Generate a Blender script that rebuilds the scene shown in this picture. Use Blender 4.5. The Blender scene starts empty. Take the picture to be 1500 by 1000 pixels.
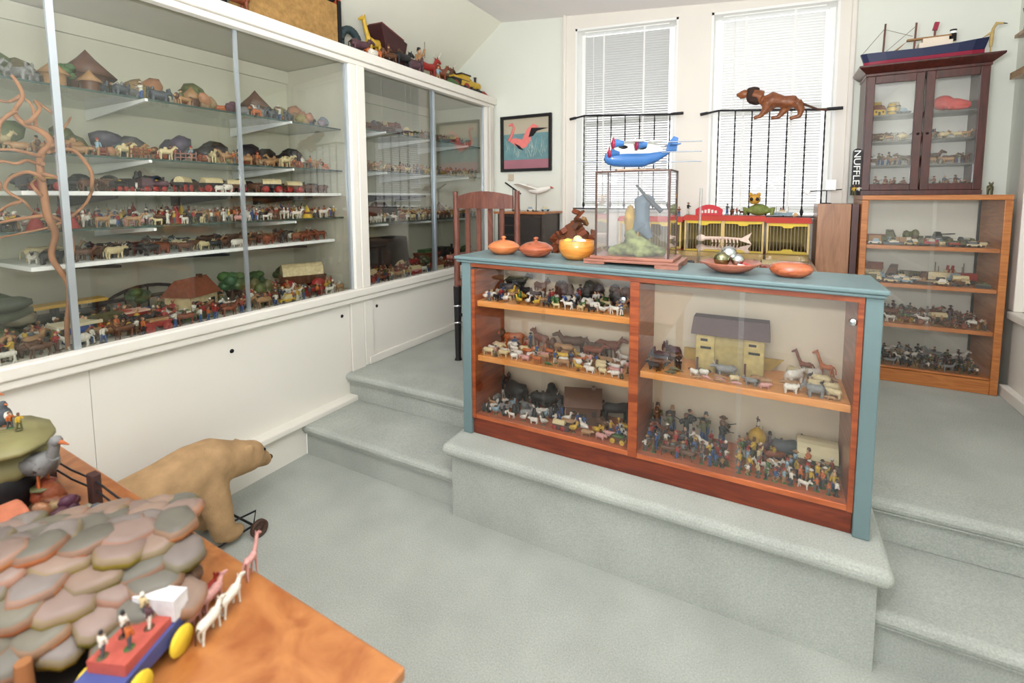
import bpy, bmesh, math, random
from mathutils import Vector, Matrix, Euler
from math import sin, cos, pi, radians, sqrt
rng = random.Random(11)
COL = bpy.context.scene.collection
SC = bpy.context.scene

# ---------------------------------------------------------------- materials
def lin(c):
    return tuple(((v/255.)/12.92 if v/255. <= .04045 else ((v/255.+.055)/1.055)**2.4) for v in c)
MATS = {}
def newmat(name):
    m = bpy.data.materials.new(name); m.use_nodes = True
    return m, m.node_tree.nodes, m.node_tree.links, m.node_tree.nodes['Principled BSDF']
def ramp(N, pts):
    r = N.new('ShaderNodeValToRGB'); e = r.color_ramp.elements
    while len(e) < len(pts): e.new(.5)
    for k, (p, c) in zip(e, pts): k.position = p; k.color = (*c, 1)
    return r
def plain(name, rgb, rough=.6, var=.06, scale=8, metal=0, spec=.3, bump=0, bscale=200, coat=0):
    if name in MATS: return MATS[name]
    m, N, L, b = newmat(name)
    c = lin(rgb)
    tc = N.new('ShaderNodeTexCoord'); n = N.new('ShaderNodeTexNoise'); n.inputs['Scale'].default_value = scale; n.inputs['Detail'].default_value = 3
    L.new(tc.outputs['Object'], n.inputs['Vector'])
    r = ramp(N, [(.3, tuple(v*(1-var) for v in c)), (.7, tuple(min(1, v*(1+var)) for v in c))])
    L.new(n.outputs['Fac'], r.inputs['Fac']); L.new(r.outputs['Color'], b.inputs['Base Color'])
    b.inputs['Roughness'].default_value = rough; b.inputs['Metallic'].default_value = metal
    b.inputs['Specular IOR Level'].default_value = spec; b.inputs['Coat Weight'].default_value = coat
    if bump:
        n2 = N.new('ShaderNodeTexNoise'); n2.inputs['Scale'].default_value = bscale; n2.inputs['Detail'].default_value = 2
        L.new(tc.outputs['Object'], n2.inputs['Vector'])
        bp = N.new('ShaderNodeBump'); bp.inputs['Strength'].default_value = bump; bp.inputs['Distance'].default_value = .004
        L.new(n2.outputs['Fac'], bp.inputs['Height']); L.new(bp.outputs['Normal'], b.inputs['Normal'])
    MATS[name] = m; return m
def wood(name, a, b_, scale=(2, 30, 30), rough=.35, coat=.15, dist=2.0, burl=0):
    if name in MATS: return MATS[name]
    m, N, L, b = newmat(name)
    tc = N.new('ShaderNodeTexCoord'); mp = N.new('ShaderNodeMapping'); mp.inputs['Scale'].default_value = scale
    L.new(tc.outputs['Object'], mp.inputs['Vector'])
    n = N.new('ShaderNodeTexNoise'); n.inputs['Scale'].default_value = 1.0; n.inputs['Detail'].default_value = 5; n.inputs['Distortion'].default_value = dist
    L.new(mp.outputs['Vector'], n.inputs['Vector'])
    ca, cb = lin(a), lin(b_)
    r = ramp(N, [(.32, ca), (.5, tuple((x+y)/2 for x, y in zip(ca, cb))), (.68, cb)])
    L.new(n.outputs['Fac'], r.inputs['Fac'])
    out = r.outputs['Color']
    if burl:
        v = N.new('ShaderNodeTexVoronoi'); v.inputs['Scale'].default_value = burl
        n3 = N.new('ShaderNodeTexNoise'); n3.inputs['Scale'].default_value = burl*.8
        mx = N.new('ShaderNodeMix'); mx.data_type = 'VECTOR'; mx.inputs['Factor'].default_value = .25
        L.new(tc.outputs['Object'], mx.inputs[4]); L.new(tc.outputs['Object'], n3.inputs['Vector']); L.new(n3.outputs['Color'], mx.inputs[5])
        L.new(mx.outputs[1], v.inputs['Vector'])
        r2 = ramp(N, [(.05, (.55, .5, .45)), (.3, (1, 1, 1)), (.7, (.9, .86, .8))])
        L.new(v.outputs['Distance'], r2.inputs['Fac'])
        mu = N.new('ShaderNodeMix'); mu.data_type = 'RGBA'; mu.blend_type = 'MULTIPLY'; mu.inputs['Factor'].default_value = .6
        L.new(out, mu.inputs[6]); L.new(r2.outputs['Color'], mu.inputs[7]); out = mu.outputs[2]
    L.new(out, b.inputs['Base Color']); b.inputs['Roughness'].default_value = rough
    b.inputs['Coat Weight'].default_value = coat; b.inputs['Coat Roughness'].default_value = .15
    MATS[name] = m; return m
def glassmat(name, tint=(1, 1, 1), refl=.9, base=.06):
    if name in MATS: return MATS[name]
    m, N, L, b = newmat(name); N.remove(b); o = N['Material Output']
    t = N.new('ShaderNodeBsdfTransparent'); t.inputs['Color'].default_value = (*tint, 1)
    g = N.new('ShaderNodeBsdfGlossy'); g.inputs['Roughness'].default_value = .012
    lw = N.new('ShaderNodeLayerWeight'); lw.inputs['Blend'].default_value = .5
    p = N.new('ShaderNodeMath'); p.operation = 'POWER'; p.inputs[1].default_value = 3.0
    L.new(lw.outputs['Facing'], p.inputs[0])
    ma = N.new('ShaderNodeMath'); ma.operation = 'MULTIPLY_ADD'; ma.inputs[1].default_value = refl; ma.inputs[2].default_value = base
    L.new(p.outputs[0], ma.inputs[0])
    mx = N.new('ShaderNodeMixShader'); L.new(ma.outputs[0], mx.inputs['Fac']); L.new(t.outputs[0], mx.inputs[1]); L.new(g.outputs[0], mx.inputs[2])
    L.new(mx.outputs[0], o.inputs['Surface']); MATS[name] = m; return m
def toymat():
    m, N, L, b = newmat('painted_toy')
    a = N.new('ShaderNodeAttribute'); a.attribute_name = 'Col'
    tc = N.new('ShaderNodeTexCoord'); n = N.new('ShaderNodeTexNoise'); n.inputs['Scale'].default_value = 9.0
    L.new(tc.outputs['Object'], n.inputs['Vector'])
    r = ramp(N, [(.35, (.72, .70, .68)), (.65, (1, 1, 1))]); L.new(n.outputs['Fac'], r.inputs['Fac'])
    mu = N.new('ShaderNodeMix'); mu.data_type = 'RGBA'; mu.blend_type = 'MULTIPLY'; mu.inputs['Factor'].default_value = .8
    L.new(a.outputs['Color'], mu.inputs[6]); L.new(r.outputs['Color'], mu.inputs[7]); L.new(mu.outputs[2], b.inputs['Base Color'])
    b.inputs['Roughness'].default_value = .45; b.inputs['Specular IOR Level'].default_value = .35
    MATS['toy'] = m; return m
def transl(name, rgb, t=.4):
    m, N, L, b = newmat(name); N.remove(b); o = N['Material Output']; c = (*lin(rgb), 1)
    d = N.new('ShaderNodeBsdfDiffuse'); d.inputs['Color'].default_value = c
    s = N.new('ShaderNodeBsdfTranslucent'); s.inputs['Color'].default_value = c
    mx = N.new('ShaderNodeMixShader'); mx.inputs['Fac'].default_value = t
    L.new(d.outputs[0], mx.inputs[1]); L.new(s.outputs[0], mx.inputs[2]); L.new(mx.outputs[0], o.inputs['Surface'])
    MATS[name] = m; return m

TOY = toymat()
WALL = plain('wall_paint', (228, 230, 219), .8, .015, 1.5)
CREAM = plain('cream_gloss_paint', (230, 226, 216), .45, .012, 2)
TRIM = plain('trim_paint', (233, 227, 217), .5, .012, 2)
CEIL = plain('ceiling_paint', (244, 240, 238), .85, .012, 2)
SLOPE = plain('sloped_ceiling_paint', (238, 237, 222), .85, .012, 2)
WHITE = plain('white_paint', (242, 242, 238), .5, .01)
LINING = plain('case_lining', (201, 197, 177), .7, .02)
CARPET = plain('grey_green_carpet', (184, 188, 181), .95, .10, 3.0, spec=.05, bump=.9, bscale=420)
def speckle(m):
    N, L = m.node_tree.nodes, m.node_tree.links; b = N['Principled BSDF']
    src = b.inputs['Base Color'].links[0].from_socket
    tc = N['Texture Coordinate']; n = N.new('ShaderNodeTexNoise'); n.inputs['Scale'].default_value = 160; n.inputs['Detail'].default_value = 4
    L.new(tc.outputs['Object'], n.inputs['Vector']); r = ramp(N, [(.3, (.8, .8, .8)), (.7, (1.08, 1.08, 1.06))]); L.new(n.outputs['Fac'], r.inputs['Fac'])
    mu = N.new('ShaderNodeMix'); mu.data_type = 'RGBA'; mu.blend_type = 'MULTIPLY'; mu.inputs['Factor'].default_value = 1
    L.new(src, mu.inputs[6]); L.new(r.outputs['Color'], mu.inputs[7]); L.new(mu.outputs[2], b.inputs['Base Color'])
speckle(CARPET)
GLASS = glassmat('clear_glass')
CASEGLASS = glassmat('case_door_glass', (.98, .99, .98), 1.3, .055)
SHELFGLASS = glassmat('shelf_glass', (.90, .95, .92), .9, .05)
PANE = glassmat('window_glass', (1, 1, 1), .6, .04)
GEDGE = plain('glass_edge', (52, 74, 68), .2, .05, spec=.6)
ALU = plain('aluminium', (188, 196, 202), .3, .03, metal=.7)
CHROME = plain('polished_steel', (215, 220, 225), .12, .02, metal=1)
IRON = plain('black_iron', (32, 32, 36), .5, .1)
BLACK = plain('black_paint', (24, 23, 24), .45, .1)
BLUEGREY = plain('blue_grey_paint', (106, 127, 129), .4, .03, 5)
COUNTERWOOD = wood('counter_red_wood', (122, 52, 24), (168, 84, 42), (3, 3, 25))
COUNTERSHELF = wood('honey_shelf_wood', (206, 132, 62), (226, 156, 84), (3, 40, 40), coat=.1)
OAK = wood('orange_oak', (160, 94, 46), (196, 126, 68), (4, 4, 30))
OAKH = wood('orange_oak_rail', (160, 94, 46), (196, 126, 68), (4, 30, 30))
PANELWOOD = wood('brown_oak_panel', (134, 90, 60), (164, 116, 80), (22, 22, 3))
MAHOG = wood('dark_mahogany', (52, 20, 16), (82, 34, 28), (20, 20, 3), .3, .3)
CHAIRWOOD = wood('worn_chair_wood', (92, 52, 42), (128, 78, 62), (20, 20, 4), .4)
DARKWOOD = wood('near_black_wood', (38, 26, 20), (62, 44, 34), (20, 20, 3), .4)
BURL = wood('burl_table_veneer', (150, 86, 42), (180, 118, 66), (5, 7, 7), .3, .3, 3, burl=7)
BOWLA = wood('turned_bowl_orange', (186, 100, 54), (214, 132, 78), (10, 10, 60), .3, .3)
BOWLB = wood('turned_bowl_brown', (136, 66, 40), (182, 98, 62), (10, 10, 60), .25, .4)
BOWLC = wood('turned_bowl_honey', (196, 118, 44), (224, 154, 70), (10, 10, 50), .3, .3)
BEAR = plain('worn_tan_mohair', (174, 142, 105), .95, .16, 14, spec=.05, bump=.8, bscale=160)
BLINDB = transl('backlit_blind_slat', (236, 236, 234), .34)  # paler, clearer copy of the slat material; window glare put into its colour
BLIND = transl('blind_slat', (208, 208, 206), .10)

# ---------------------------------------------------------------- mesh builder
def rotm(r):
    return Euler(r).to_matrix() if r else None
class MB:
    def __init__(s): s.v = []; s.f = []; s.c = []; s.m = []; s.s = []
    def add(s, vs, fs, col=(.5, .5, .5), m=0, smooth=False):
        o = len(s.v); s.v += [tuple(p) for p in vs]
        for f in fs: s.f.append([i+o for i in f]); s.c.append(col); s.m.append(m); s.s.append(smooth)
        return s
    def hexa(s, p, col=(.5,)*3, m=0, cap=True):
        return s.add(p, [(0, 3, 2, 1), (4, 5, 6, 7), (0, 1, 5, 4), (1, 2, 6, 5), (2, 3, 7, 6), (3, 0, 4, 7)], col, m)
    def box(s, x0, y0, z0, x1, y1, z1, col=(.5,)*3, m=0):
        return s.hexa([(x0, y0, z0), (x1, y0, z0), (x1, y1, z0), (x0, y1, z0), (x0, y0, z1), (x1, y0, z1), (x1, y1, z1), (x0, y1, z1)], col, m)
    def cbox(s, c, d, col=(.5,)*3, m=0, r=None, taper=1.0):
        R = rotm(r); P = []
        for k in (-1, 1):
            t = taper if k > 0 else 1
            for i, j in ((-1, -1), (1, -1), (1, 1), (-1, 1)):
                q = Vector((i*d[0]/2*t, j*d[1]/2*t, k*d[2]/2))
                if R: q = R @ q
                P.append(q+Vector(c))
        return s.hexa(P, col, m)
    def ell(s, c, r, col=(.5,)*3, m=0, n=8, k=5, rot=None):
        R = rotm(rot); P = []; F = []
        for i in range(k+1):
            a = pi*i/k
            for j in range(n):
                b = 2*pi*j/n; q = Vector((r[0]*sin(a)*cos(b), r[1]*sin(a)*sin(b), r[2]*cos(a)))
                if R: q = R @ q
                P.append(q+Vector(c))
        for i in range(k):
            for j in range(n):
                a, b = i*n+j, i*n+(j+1) % n
                F.append((a, a+n, b+n, b) if 0 < i < k-1 else ((a, a+n, b+n) if i == 0 else (a, a+n, b)))
        return s.add(P, F, col, m, True)
    def tube(s, pts, rad, col=(.5,)*3, m=0, n=6, smooth=True):
        pts = [Vector(p) for p in pts]
        if not isinstance(rad, (list, tuple)): rad = [rad]*len(pts)
        P = []; F = []; up = Vector((0, 0, 1)); pu = None
        for i, p in enumerate(pts):
            t = (pts[min(i+1, len(pts)-1)]-pts[max(i-1, 0)])
            t = t.normalized() if t.length > 1e-9 else Vector((0, 0, 1))
            if pu is None: pu = t.cross(up if abs(t.z) < .9 else Vector((1, 0, 0))).normalized()
            u = (pu - t*pu.dot(t)).normalized(); w = t.cross(u); pu = u
            for j in range(n):
                a = 2*pi*j/n; P.append(p+(u*cos(a)+w*sin(a))*rad[i])
        for i in range(len(pts)-1):
            for j in range(n):
                a, b = i*n+j, i*n+(j+1) % n; F.append((a, b, b+n, a+n))
        s.add(P, F, col, m, smooth)
        e = (len(pts)-1)*n
        s.add(P[:n], [tuple(range(n-1, -1, -1))], col, m); s.add(P[e:], [tuple(range(n))], col, m)
        return s
    def lathe(s, prof, c=(0, 0, 0), n=24, col=(.5,)*3, m=0, ax='z', sx=1, sy=1):
        P = []; F = []
        for r, z in prof:
            for j in range(n):
                a = 2*pi*j/n; x, y = r*cos(a)*sx, r*sin(a)*sy
                q = (x, y, z) if ax == 'z' else ((x, z, y) if ax == 'y' else (z, x, y))
                P.append((q[0]+c[0], q[1]+c[1], q[2]+c[2]))
        for i in range(len(prof)-1):
            for j in range(n):
                a, b = i*n+j, i*n+(j+1) % n
                F.append((a, b, b+n, a+n) if ax != 'y' else (a, a+n, b+n, b))
        return s.add(P, F, col, m, True)
    def prism(s, poly, a, b, ax='y', col=(.5,)*3, m=0):
        def q(u, v, t): return {'y': (u, t, v), 'x': (t, u, v), 'z': (u, v, t)}[ax]
        n = len(poly); P = [q(u, v, a) for u, v in poly]+[q(u, v, b) for u, v in poly]
        F = [tuple(range(n-1, -1, -1)), tuple(range(n, 2*n))]+[(i, (i+1) % n, (i+1) % n+n, i+n) for i in range(n)]
        return s.add(P, F, col, m)
    def mesh(s, name, mats):
        me = bpy.data.meshes.new(name); me.from_pydata(s.v, [], s.f)
        for m in (mats if isinstance(mats, (list, tuple)) else [mats]): me.materials.append(m)
        for i, p in enumerate(me.polygons): p.material_index = s.m[i]; p.use_smooth = s.s[i]
        if MATS['toy'] in list(me.materials):
            ca = me.color_attributes.new('Col', 'FLOAT_COLOR', 'CORNER')
            for i, p in enumerate(me.polygons):
                for li in p.loop_indices: ca.data[li].color = (*s.c[i][:3], 1)
        bm = bmesh.new(); bm.from_mesh(me); bmesh.ops.recalc_face_normals(bm, faces=bm.faces); bm.to_mesh(me); bm.free()
        me.validate(); return me
    def obj(s, name, mats, parent=None, loc=None, rz=0, bevel=0, label=None, cat=None, group=None, kind=None, seg=2):
        o = bpy.data.objects.new(name, s.mesh(name, mats)); COL.objects.link(o)
        if parent is not None:
            o.parent = parent
            if loc is None: o.matrix_parent_inverse = wm(parent).inverted()
        if loc is not None: o.location = loc
        if rz: o.rotation_euler.z = rz
        if bevel:
            b = o.modifiers.new('bevel', 'BEVEL'); b.width = bevel; b.segments = seg; b.limit_method = 'ANGLE'; b.angle_limit = radians(40)
        return tag(o, label, cat, group, kind)
def wm(o):
    m = Matrix.LocRotScale(o.location, o.rotation_euler, o.scale)
    return wm(o.parent) @ o.matrix_parent_inverse @ m if o.parent else m
def tag(o, label=None, cat=None, group=None, kind=None):
    if label: o['label'] = label
    if cat: o['category'] = cat
    if group: o['group'] = group
    if kind: o['kind'] = kind
    return o
def empty(name, loc, label=None, cat=None, group=None, kind=None, rz=0):
    o = bpy.data.objects.new(name, None); COL.objects.link(o); o.location = loc; o.rotation_euler.z = rz
    return tag(o, label, cat, group, kind)
def remesh(mb, name, mat, parent=None, voxel=.01, smooth=6, **kw):
    o = mb.obj(name, mat, parent)
    r = o.modifiers.new('r', 'REMESH'); r.mode = 'VOXEL'; r.voxel_size = voxel; r.use_smooth_shade = True
    k = o.modifiers.new('s', 'SMOOTH'); k.iterations = smooth; k.factor = .5
    bpy.context.view_layer.update(); dg = bpy.context.evaluated_depsgraph_get()
    me = bpy.data.meshes.new_from_object(o.evaluated_get(dg)); o.modifiers.clear(); o.data = me
    if not me.materials: me.materials.append(mat)
    for p in me.polygons: p.use_smooth = True
    return tag(o, **kw)
def S(mb, name, mats, **kw): return mb.obj(name, mats, kind='structure', **kw)

# ================================================================= the room
YB = 4.46                                    # face of the wall with the windows
def headz(x): return 3.155 - .055*(x+.1)     # the old window heads fall a little to one side
W1 = (-1.705, -.765); W2 = (-.50, .395); SILLZ = (1.545, 1.50)
b = MB(); b.box(-2.62, -1.6, -.08, 1.40, 2.0, 0); S(b, 'floor', CARPET)
b = MB(); b.box(-2.64, 2.47, 0, 1.40, 4.47, .40); S(b, 'floor_upper', CARPET)
def nosed(name, x0, x1, y0, y1, z, drop, over=.035, r=.028, ends=False):
    """a carpeted tread: slab with a rounded nosing that hangs over the riser"""
    prof = [(y1, z-drop), (y0, z-drop), (y0, z-2*r-.006), (y0-over+.012, z-2*r-.002)]
    prof += [(y0-over+r*(1-cos(a)), z-r-r*cos(a)*0 + r*sin(a)) for a in [-pi/3, -pi/6, 0, pi/6, pi/3, pi/2]]
    prof += [(y1, z)]
    b = MB(); b.prism(prof, x0, x1, 'x'); o = S(b, name, CARPET)
    return o
nosed('trim_1', -2.60, -1.40, 2.0, 2.42, .21, .21)
nosed('trim_2', .35, 1.40, 2.0, 2.42, .21, .21)
nosed('trim_3', -2.645, -1.39, 2.41, 2.6, .402, .19)
nosed('trim_4', .36, 1.40, 2.41, 2.6, .402, .19)
# the plinth that carries the counter, with a carpet roll round three sides
b = MB(); b.box(-1.411, 1.945, 0, .366, 2.5, .34); S(b, 'trim_5', CARPET)
b = MB(); b.box(-1.452, 1.90, .335, .408, 2.46, .4); o = S(b, 'trim_6', CARPET, bevel=.03, seg=4)
# back wall in one piece round the two openings
b = MB(); y0, y1 = YB, YB+.16
b.prism([(-3.5, 0), (W1[0], 0), (W1[0], 3.8), (-3.5, 3.8)], y0, y1)
b.prism([(W1[1], 0), (W2[0], 0), (W2[0], 3.8), (W1[1], 3.8)], y0, y1)
b.prism([(W2[1], 0), (1.5, 0), (1.5, 3.8), (W2[1], 3.8)], y0, y1)
for w, sz in zip((W1, W2), SILLZ):
    b.prism([(w[0], headz(w[0])), (w[1], headz(w[1])), (w[1], 3.8), (w[0], 3.8)], y0, y1)
    b.prism([(w[0], 0), (w[1], 0), (w[1], sz), (w[0], sz)], y0, y1)
S(b, 'wall_back', WALL)
# raised casing panel round the pair of windows
b = MB(); c0, c1 = YB-.022, YB-.001; E0, E1 = -1.80, .47
b.prism([(E0, .42), (W1[0], .42), (W1[0], 3.42), (E0, 3.42)], c0, c1)
b.prism([(W1[1], .42), (W2[0], .42), (W2[0], 3.4), (W1[1], 3.4)], c0, c1)
b.prism([(W2[1], .42), (E1, .42), (E1, 3.3), (W2[1], 3.3)], c0, c1)
for w, sz in zip((W1, W2), SILLZ):
    b.prism([(w[0], headz(w[0])), (w[1], headz(w[1])), (w[1], 3.4), (w[0], 3.4)], c0, c1)
    b.prism([(w[0], .42), (w[1], .42), (w[1], sz), (w[0], sz)], c0, c1)
S(b, 'trim_7', TRIM)
for i, x in enumerate((E0-.03, E1-.005)):
    b = MB(); b.box(x, YB-.045, .42, x+.035, YB-.002, 3.4); S(b, 'trim_%d' % (8+i), TRIM, bevel=.01)
# sloping attic ceiling
def ceilz(x): return 3.45-.098*(x+2.52)
b = MB(); b.prism([(-2.52, ceilz(-2.52)), (1.5, ceilz(1.5)), (1.5, ceilz(1.5)+.1), (-2.52, 3.55)], -1.6, YB+.05); S(b, 'ceiling', CEIL)
b = MB(); b.prism([(-3.46, 2.735), (-2.52, 3.45), (-2.52, 3.56), (-3.56, 2.76)], -1.6, YB+.05); S(b, 'ceiling_slope', SLOPE)
b = MB(); b.box(-3.5, -1.6, 0, -3.38, YB, 2.80); S(b, 'wall_left', WALL)
b = MB(); b.box(1.385, -1.6, 0, 1.5, YB, 3.3); S(b, 'wall_right', WALL)
# wainscot, ledge and post of the right hand side
b = MB(); b.box(1.345, -1.6, .40, 1.384, 4.06, .885); S(b, 'trim_10', CREAM)
b = MB(); b.box(1.315, -1.6, .885, 1.384, 4.07, .935); S(b, 'trim_11', CREAM, bevel=.008)
b = MB(); b.box(1.30, -1.6, .40, 1.344, 4.05, .47); S(b, 'baseboard_right', CREAM, bevel=.006)
b = MB(); b.box(1.335, 4.04, .936, 1.384, 4.12, 2.36); S(b, 'trim_12', TRIM, bevel=.005)

# windows: frame, sash bars, panes, stool
for i, (w, sz) in enumerate(zip((W1, W2), SILLZ)):
    r = empty('window_%d' % (i+1), ((w[0]+w[1])/2, YB+.1, sz), kind='structure')
    b = MB(); ya, yb = YB-.02, YB+.17
    b.prism([(w[0], sz), (w[0]+.018, sz), (w[0]+.018, headz(w[0])), (w[0], headz(w[0]))], ya, yb)
    b.prism([(w[1]-.018, sz), (w[1], sz), (w[1], headz(w[1])), (w[1]-.018, headz(w[1]))], ya, yb)
    b.prism([(w[0], headz(w[0])-.02), (w[1], headz(w[1])-.02), (w[1], headz(w[1])), (w[0], headz(w[0]))], ya, yb)
    b.obj('window_frame', WHITE, r)
    b = MB(); zm = 2.35
    for (a, c) in ((w[0]+.018, w[0]+.058), (w[1]-.058, w[1]-.018)): b.box(a, YB+.12, sz+.02, c, YB+.155, headz(a)-.022)
    for z in (sz+.02, zm): b.box(w[0]+.059, YB+.121, z, w[1]-.059, YB+.154, z+.045)
    b.obj('window_sash', WHITE, r)
    b = MB(); b.box(w[0]+.06, YB+.135, sz+.06, w[1]-.06, YB+.139, headz(w[1])-.03); b.obj('window_pane', PANE, r)
    b = MB(); b.box(w[0]-.02, YB-.05, sz-.03, w[1]+.02, YB+.16, sz+.005); b.obj('window_sill', WHITE, r, bevel=.006)

# venetian blinds
for i, (w, sz) in enumerate(zip((W1, W2), SILLZ)):
    xa, xb = w[0]+.075+.01*i, w[1]-.085; yc = YB+.055
    t = empty('venetian_blind', ((xa+xb)/2, yc, sz+.02), ['white venetian blind in the window behind the blue toy seaplane', 'white venetian blind in the window behind the carved lion'][i], 'blind')
    h = headz((xa+xb)/2)-.03; tl = -.055
    b = MB(); n = int((h-sz-.06)/.0215)
    for k in range(n):
        z = sz+.05+k*.0215; f = k/n; an = radians(24 + 16*max(0, min(1, (f-.45)/.2))); a = .0125
        P = []
        for x in (xa, xb):
            for u, lift in ((-1, 0), (0, .0022), (1, 0)):
                P.append((x, yc+u*a*cos(an), z-u*a*sin(an)+lift+tl*(x-(xa+xb)/2)*f))
        b.add(P, [(0, 1, 4, 3), (1, 2, 5, 4)], m=0, smooth=True)
    b.obj('slats', (BLIND, BLINDB)[i], t)
    b = MB(); b.prism([(xa, h+tl*(xa-(xa+xb)/2)), (xb, h+tl*(xb-(xa+xb)/2)), (xb, h+.03+tl*(xb-(xa+xb)/2)), (xa, h+.03+tl*(xa-(xa+xb)/2))], yc-.02, yc+.02); b.obj('headrail', WHITE, t)
    b = MB(); b.box(xa, yc-.012, sz+.02, xb, yc+.012, sz+.035); b.obj('bottom_rail', WHITE, t)
    b = MB()
    for q in (.24, .72): b.box(xa+(xb-xa)*q-.008, yc-.0155, sz+.03, xa+(xb-xa)*q+.008, yc-.0145, h)
    b.obj('ladder_tape', WHITE, t)
    b = MB(); b.tube([(xa+.09, yc-.03, h), (xa+.095, yc-.032, h-.75)], .004); b.obj('tilt_wand', WHITE, t)

# wrought iron grilles
for i, (xa, xb, za, zb, zl) in enumerate(((-1.717, -.705, 2.415, 2.365, 1.555), (-.55, .425, 2.36, 2.305, 1.50))):
    t = empty('window_grille', ((xa+xb)/2, 4.36, zl), ['black iron grille across the window behind the blue toy seaplane', 'black iron grille across the window that carries the carved lion'][i], 'grille')
    b = MB(); b.tube([(xa, 4.365, za-.02), (xa+.14, 4.36, za), (xb-.14, 4.36, zb), (xb, 4.365, zb)], .009, n=6); b.tube([(xb-.09, 4.363, zb), (xb+.01, 4.365, zb)], .013, n=6); b.tube([(xa-.01, 4.365, za-.02), (xa+.05, 4.363, za-.012)], .013, n=6)
    b.obj('rail', IRON, t)
    b = MB(); b.box(xa+.03, 4.352, zl-.012, xb-.03, 4.37, zl); b.obj('rail', IRON, t)
    for k in range(7):
        x = xa+.135+k*(xb-xa-.235)/6; z1 = za+(zb-za)*(x-xa)/(xb-xa)
        b = MB(); P = []; F = []; nz = 40
        for q in range(nz+1):                       # a square bar twisted about itself
            z = zl+(z1-zl)*q/nz; a0 = q*.55
            for j in range(4): P.append((x+.006*cos(a0+j*pi/2), 4.36+.006*sin(a0+j*pi/2), z))
        for q in range(nz):
            for j in range(4): F.append((q*4+j, q*4+(j+1) % 4, q*4+4+(j+1) % 4, q*4+4+j))
        b.add(P, F); b.ell((x, 4.36, zl+.03), (.013, .013, .03), n=6, k=4); b.obj('bar', IRON, t)

# ================================================================= built-in wall case
t = CASE = empty('wall_display_case', (-2.95, 2.0, 0), 'long built-in white wall case with sliding glass doors over cream panels', 'display case')
yA = -.9
for (a, c) in ((yA, .931), (.933, 2.43), (2.65, 3.75), (3.754, 4.44)):
    b = MB(); b.box(-3.3, a, .24 if a < 2 else .44, -2.645, c, .905); b.obj('base_panel', CREAM, t)
b = MB(); b.box(-3.3, 2.436, .24, -2.632, 2.56, .905); b.box(-3.3, 2.562, .42, -2.628, 2.646, .905); b.obj('base_panel', CREAM, t, bevel=.003)
b = MB(); b.box(-2.66, yA, .945, -2.592, 4.44, 1.0); b.box(-2.66, yA, .905, -2.606, 4.44, .944); b.obj('sill', CREAM, t, bevel=.008)
b = MB(); b.box(-2.66, yA, 2.62, -2.582, 4.455, 2.69); b.box(-2.66, yA, 2.585, -2.604, 4.44, 2.619); b.obj('top_rail', CREAM, t, bevel=.006)
b = MB(); b.box(-3.36, yA, 2.625, -2.662, 4.45, 2.685); b.obj('top_board', LINING, t)
b = MB(); b.box(-3.37, yA, .9, -3.335, 4.45, 2.62); b.obj('back_panel', LINING, t)
b = MB(); b.box(-3.334, yA, 2.53, -3.31, 4.45, 2.62); b.obj('top_cleat', LINING, t)
b = MB(); b.box(-3.334, yA, .95, -2.68, 4.44, .985); b.obj('case_floor', LINING, t)
b = MB(); b.box(-3.334, 2.515, .99, -2.70, 2.56, 2.62); b.obj('partition', LINING, t)
b = MB(); b.box(-3.334, 4.405, .99, -2.67, 4.44, 2.62); b.obj('end_panel', LINING, t)
for a, c in ((2.475, 2.605), (4.30, 4.42)):
    b = MB(); b.box(-2.662, a, 1.0, -2.612, (a+c)/2-.012, 2.586); b.box(-2.662, (a+c)/2-.01, 1.0, -2.604, c, 2.586); b.obj('post', CREAM, t, bevel=.004)
for a, c, x in ((yA, .91, -2.648), (.89, 1.70, -2.657), (1.68, 2.475, -2.648), (2.605, 3.46, -2.648), (3.42, 4.30, -2.657)):
    d = MB().box(x-.003, a, 1.0, x+.003, c, 2.586).obj('sliding_door', CASEGLASS, t)
    b = MB()
    e = a+.012 if x < -2.65 else c-.012
    b.box(x-.008, e-.012, 1.002, x+.012, e+.012, 2.584)
    b.obj('door_strip', ALU, d)
    if x < -2.65: MB().box(x-.006, c-.02, 1.002, x+.007, c, 2.584).obj('door_edge_strip', ALU, d)
for y, z in ((1.57, .80), (2.36, .825), (2.70, .83)):
    b = MB(); b.lathe([(.0, .004), (.011, .004), (.012, 0)], (-2.644, y, z), 12, ax='x'); b.obj('finger_hole', BLACK, t)
b = MB(); b.box(-2.66, yA, .205, -2.565, 2.43, .245); b.obj('lower_ledge', CREAM, t, bevel=.008)
b = MB(); b.box(-3.3, yA, .0, -2.605, 2.0, .204); b.obj('plinth', CREAM, t)
b = MB(); b.box(-2.645, 2.60, .402, -2.622, 4.44, .462); b.obj('upper_baseboard', CREAM, t, bevel=.005)
SHELVES = {}
def case_shelf(key, y0, y1, z, glass, x1=-2.75, x0=-3.325):
    if glass:
        b = MB(); b.box(x0, y0, z-.010, x1, y1, z); b.m[3] = 1; b.m[5] = 0; b.m = [0, 0, 1, 1, 1, 0]; o = b.obj('glass_shelf', [SHELFGLASS, GEDGE], CASE)
    else:
        b = MB(); b.box(x0, y0, z-.02, x1, y1, z); o = b.obj('white_shelf', WHITE, CASE, bevel=.003)
    n = 3
    for k in range(n):
        y = y0+(y1-y0)*(.18+.32*k); b = MB()
        zb = z-(.010 if glass else .02)
        b.prism([(x0, zb-.001), (x1+.06, zb-.001), (x1+.06, zb-.014), (x0, zb-.06)], y-.006, y+.006, 'y'); b.obj('shelf_bracket', WHITE if glass else BLACK, o)
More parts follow.
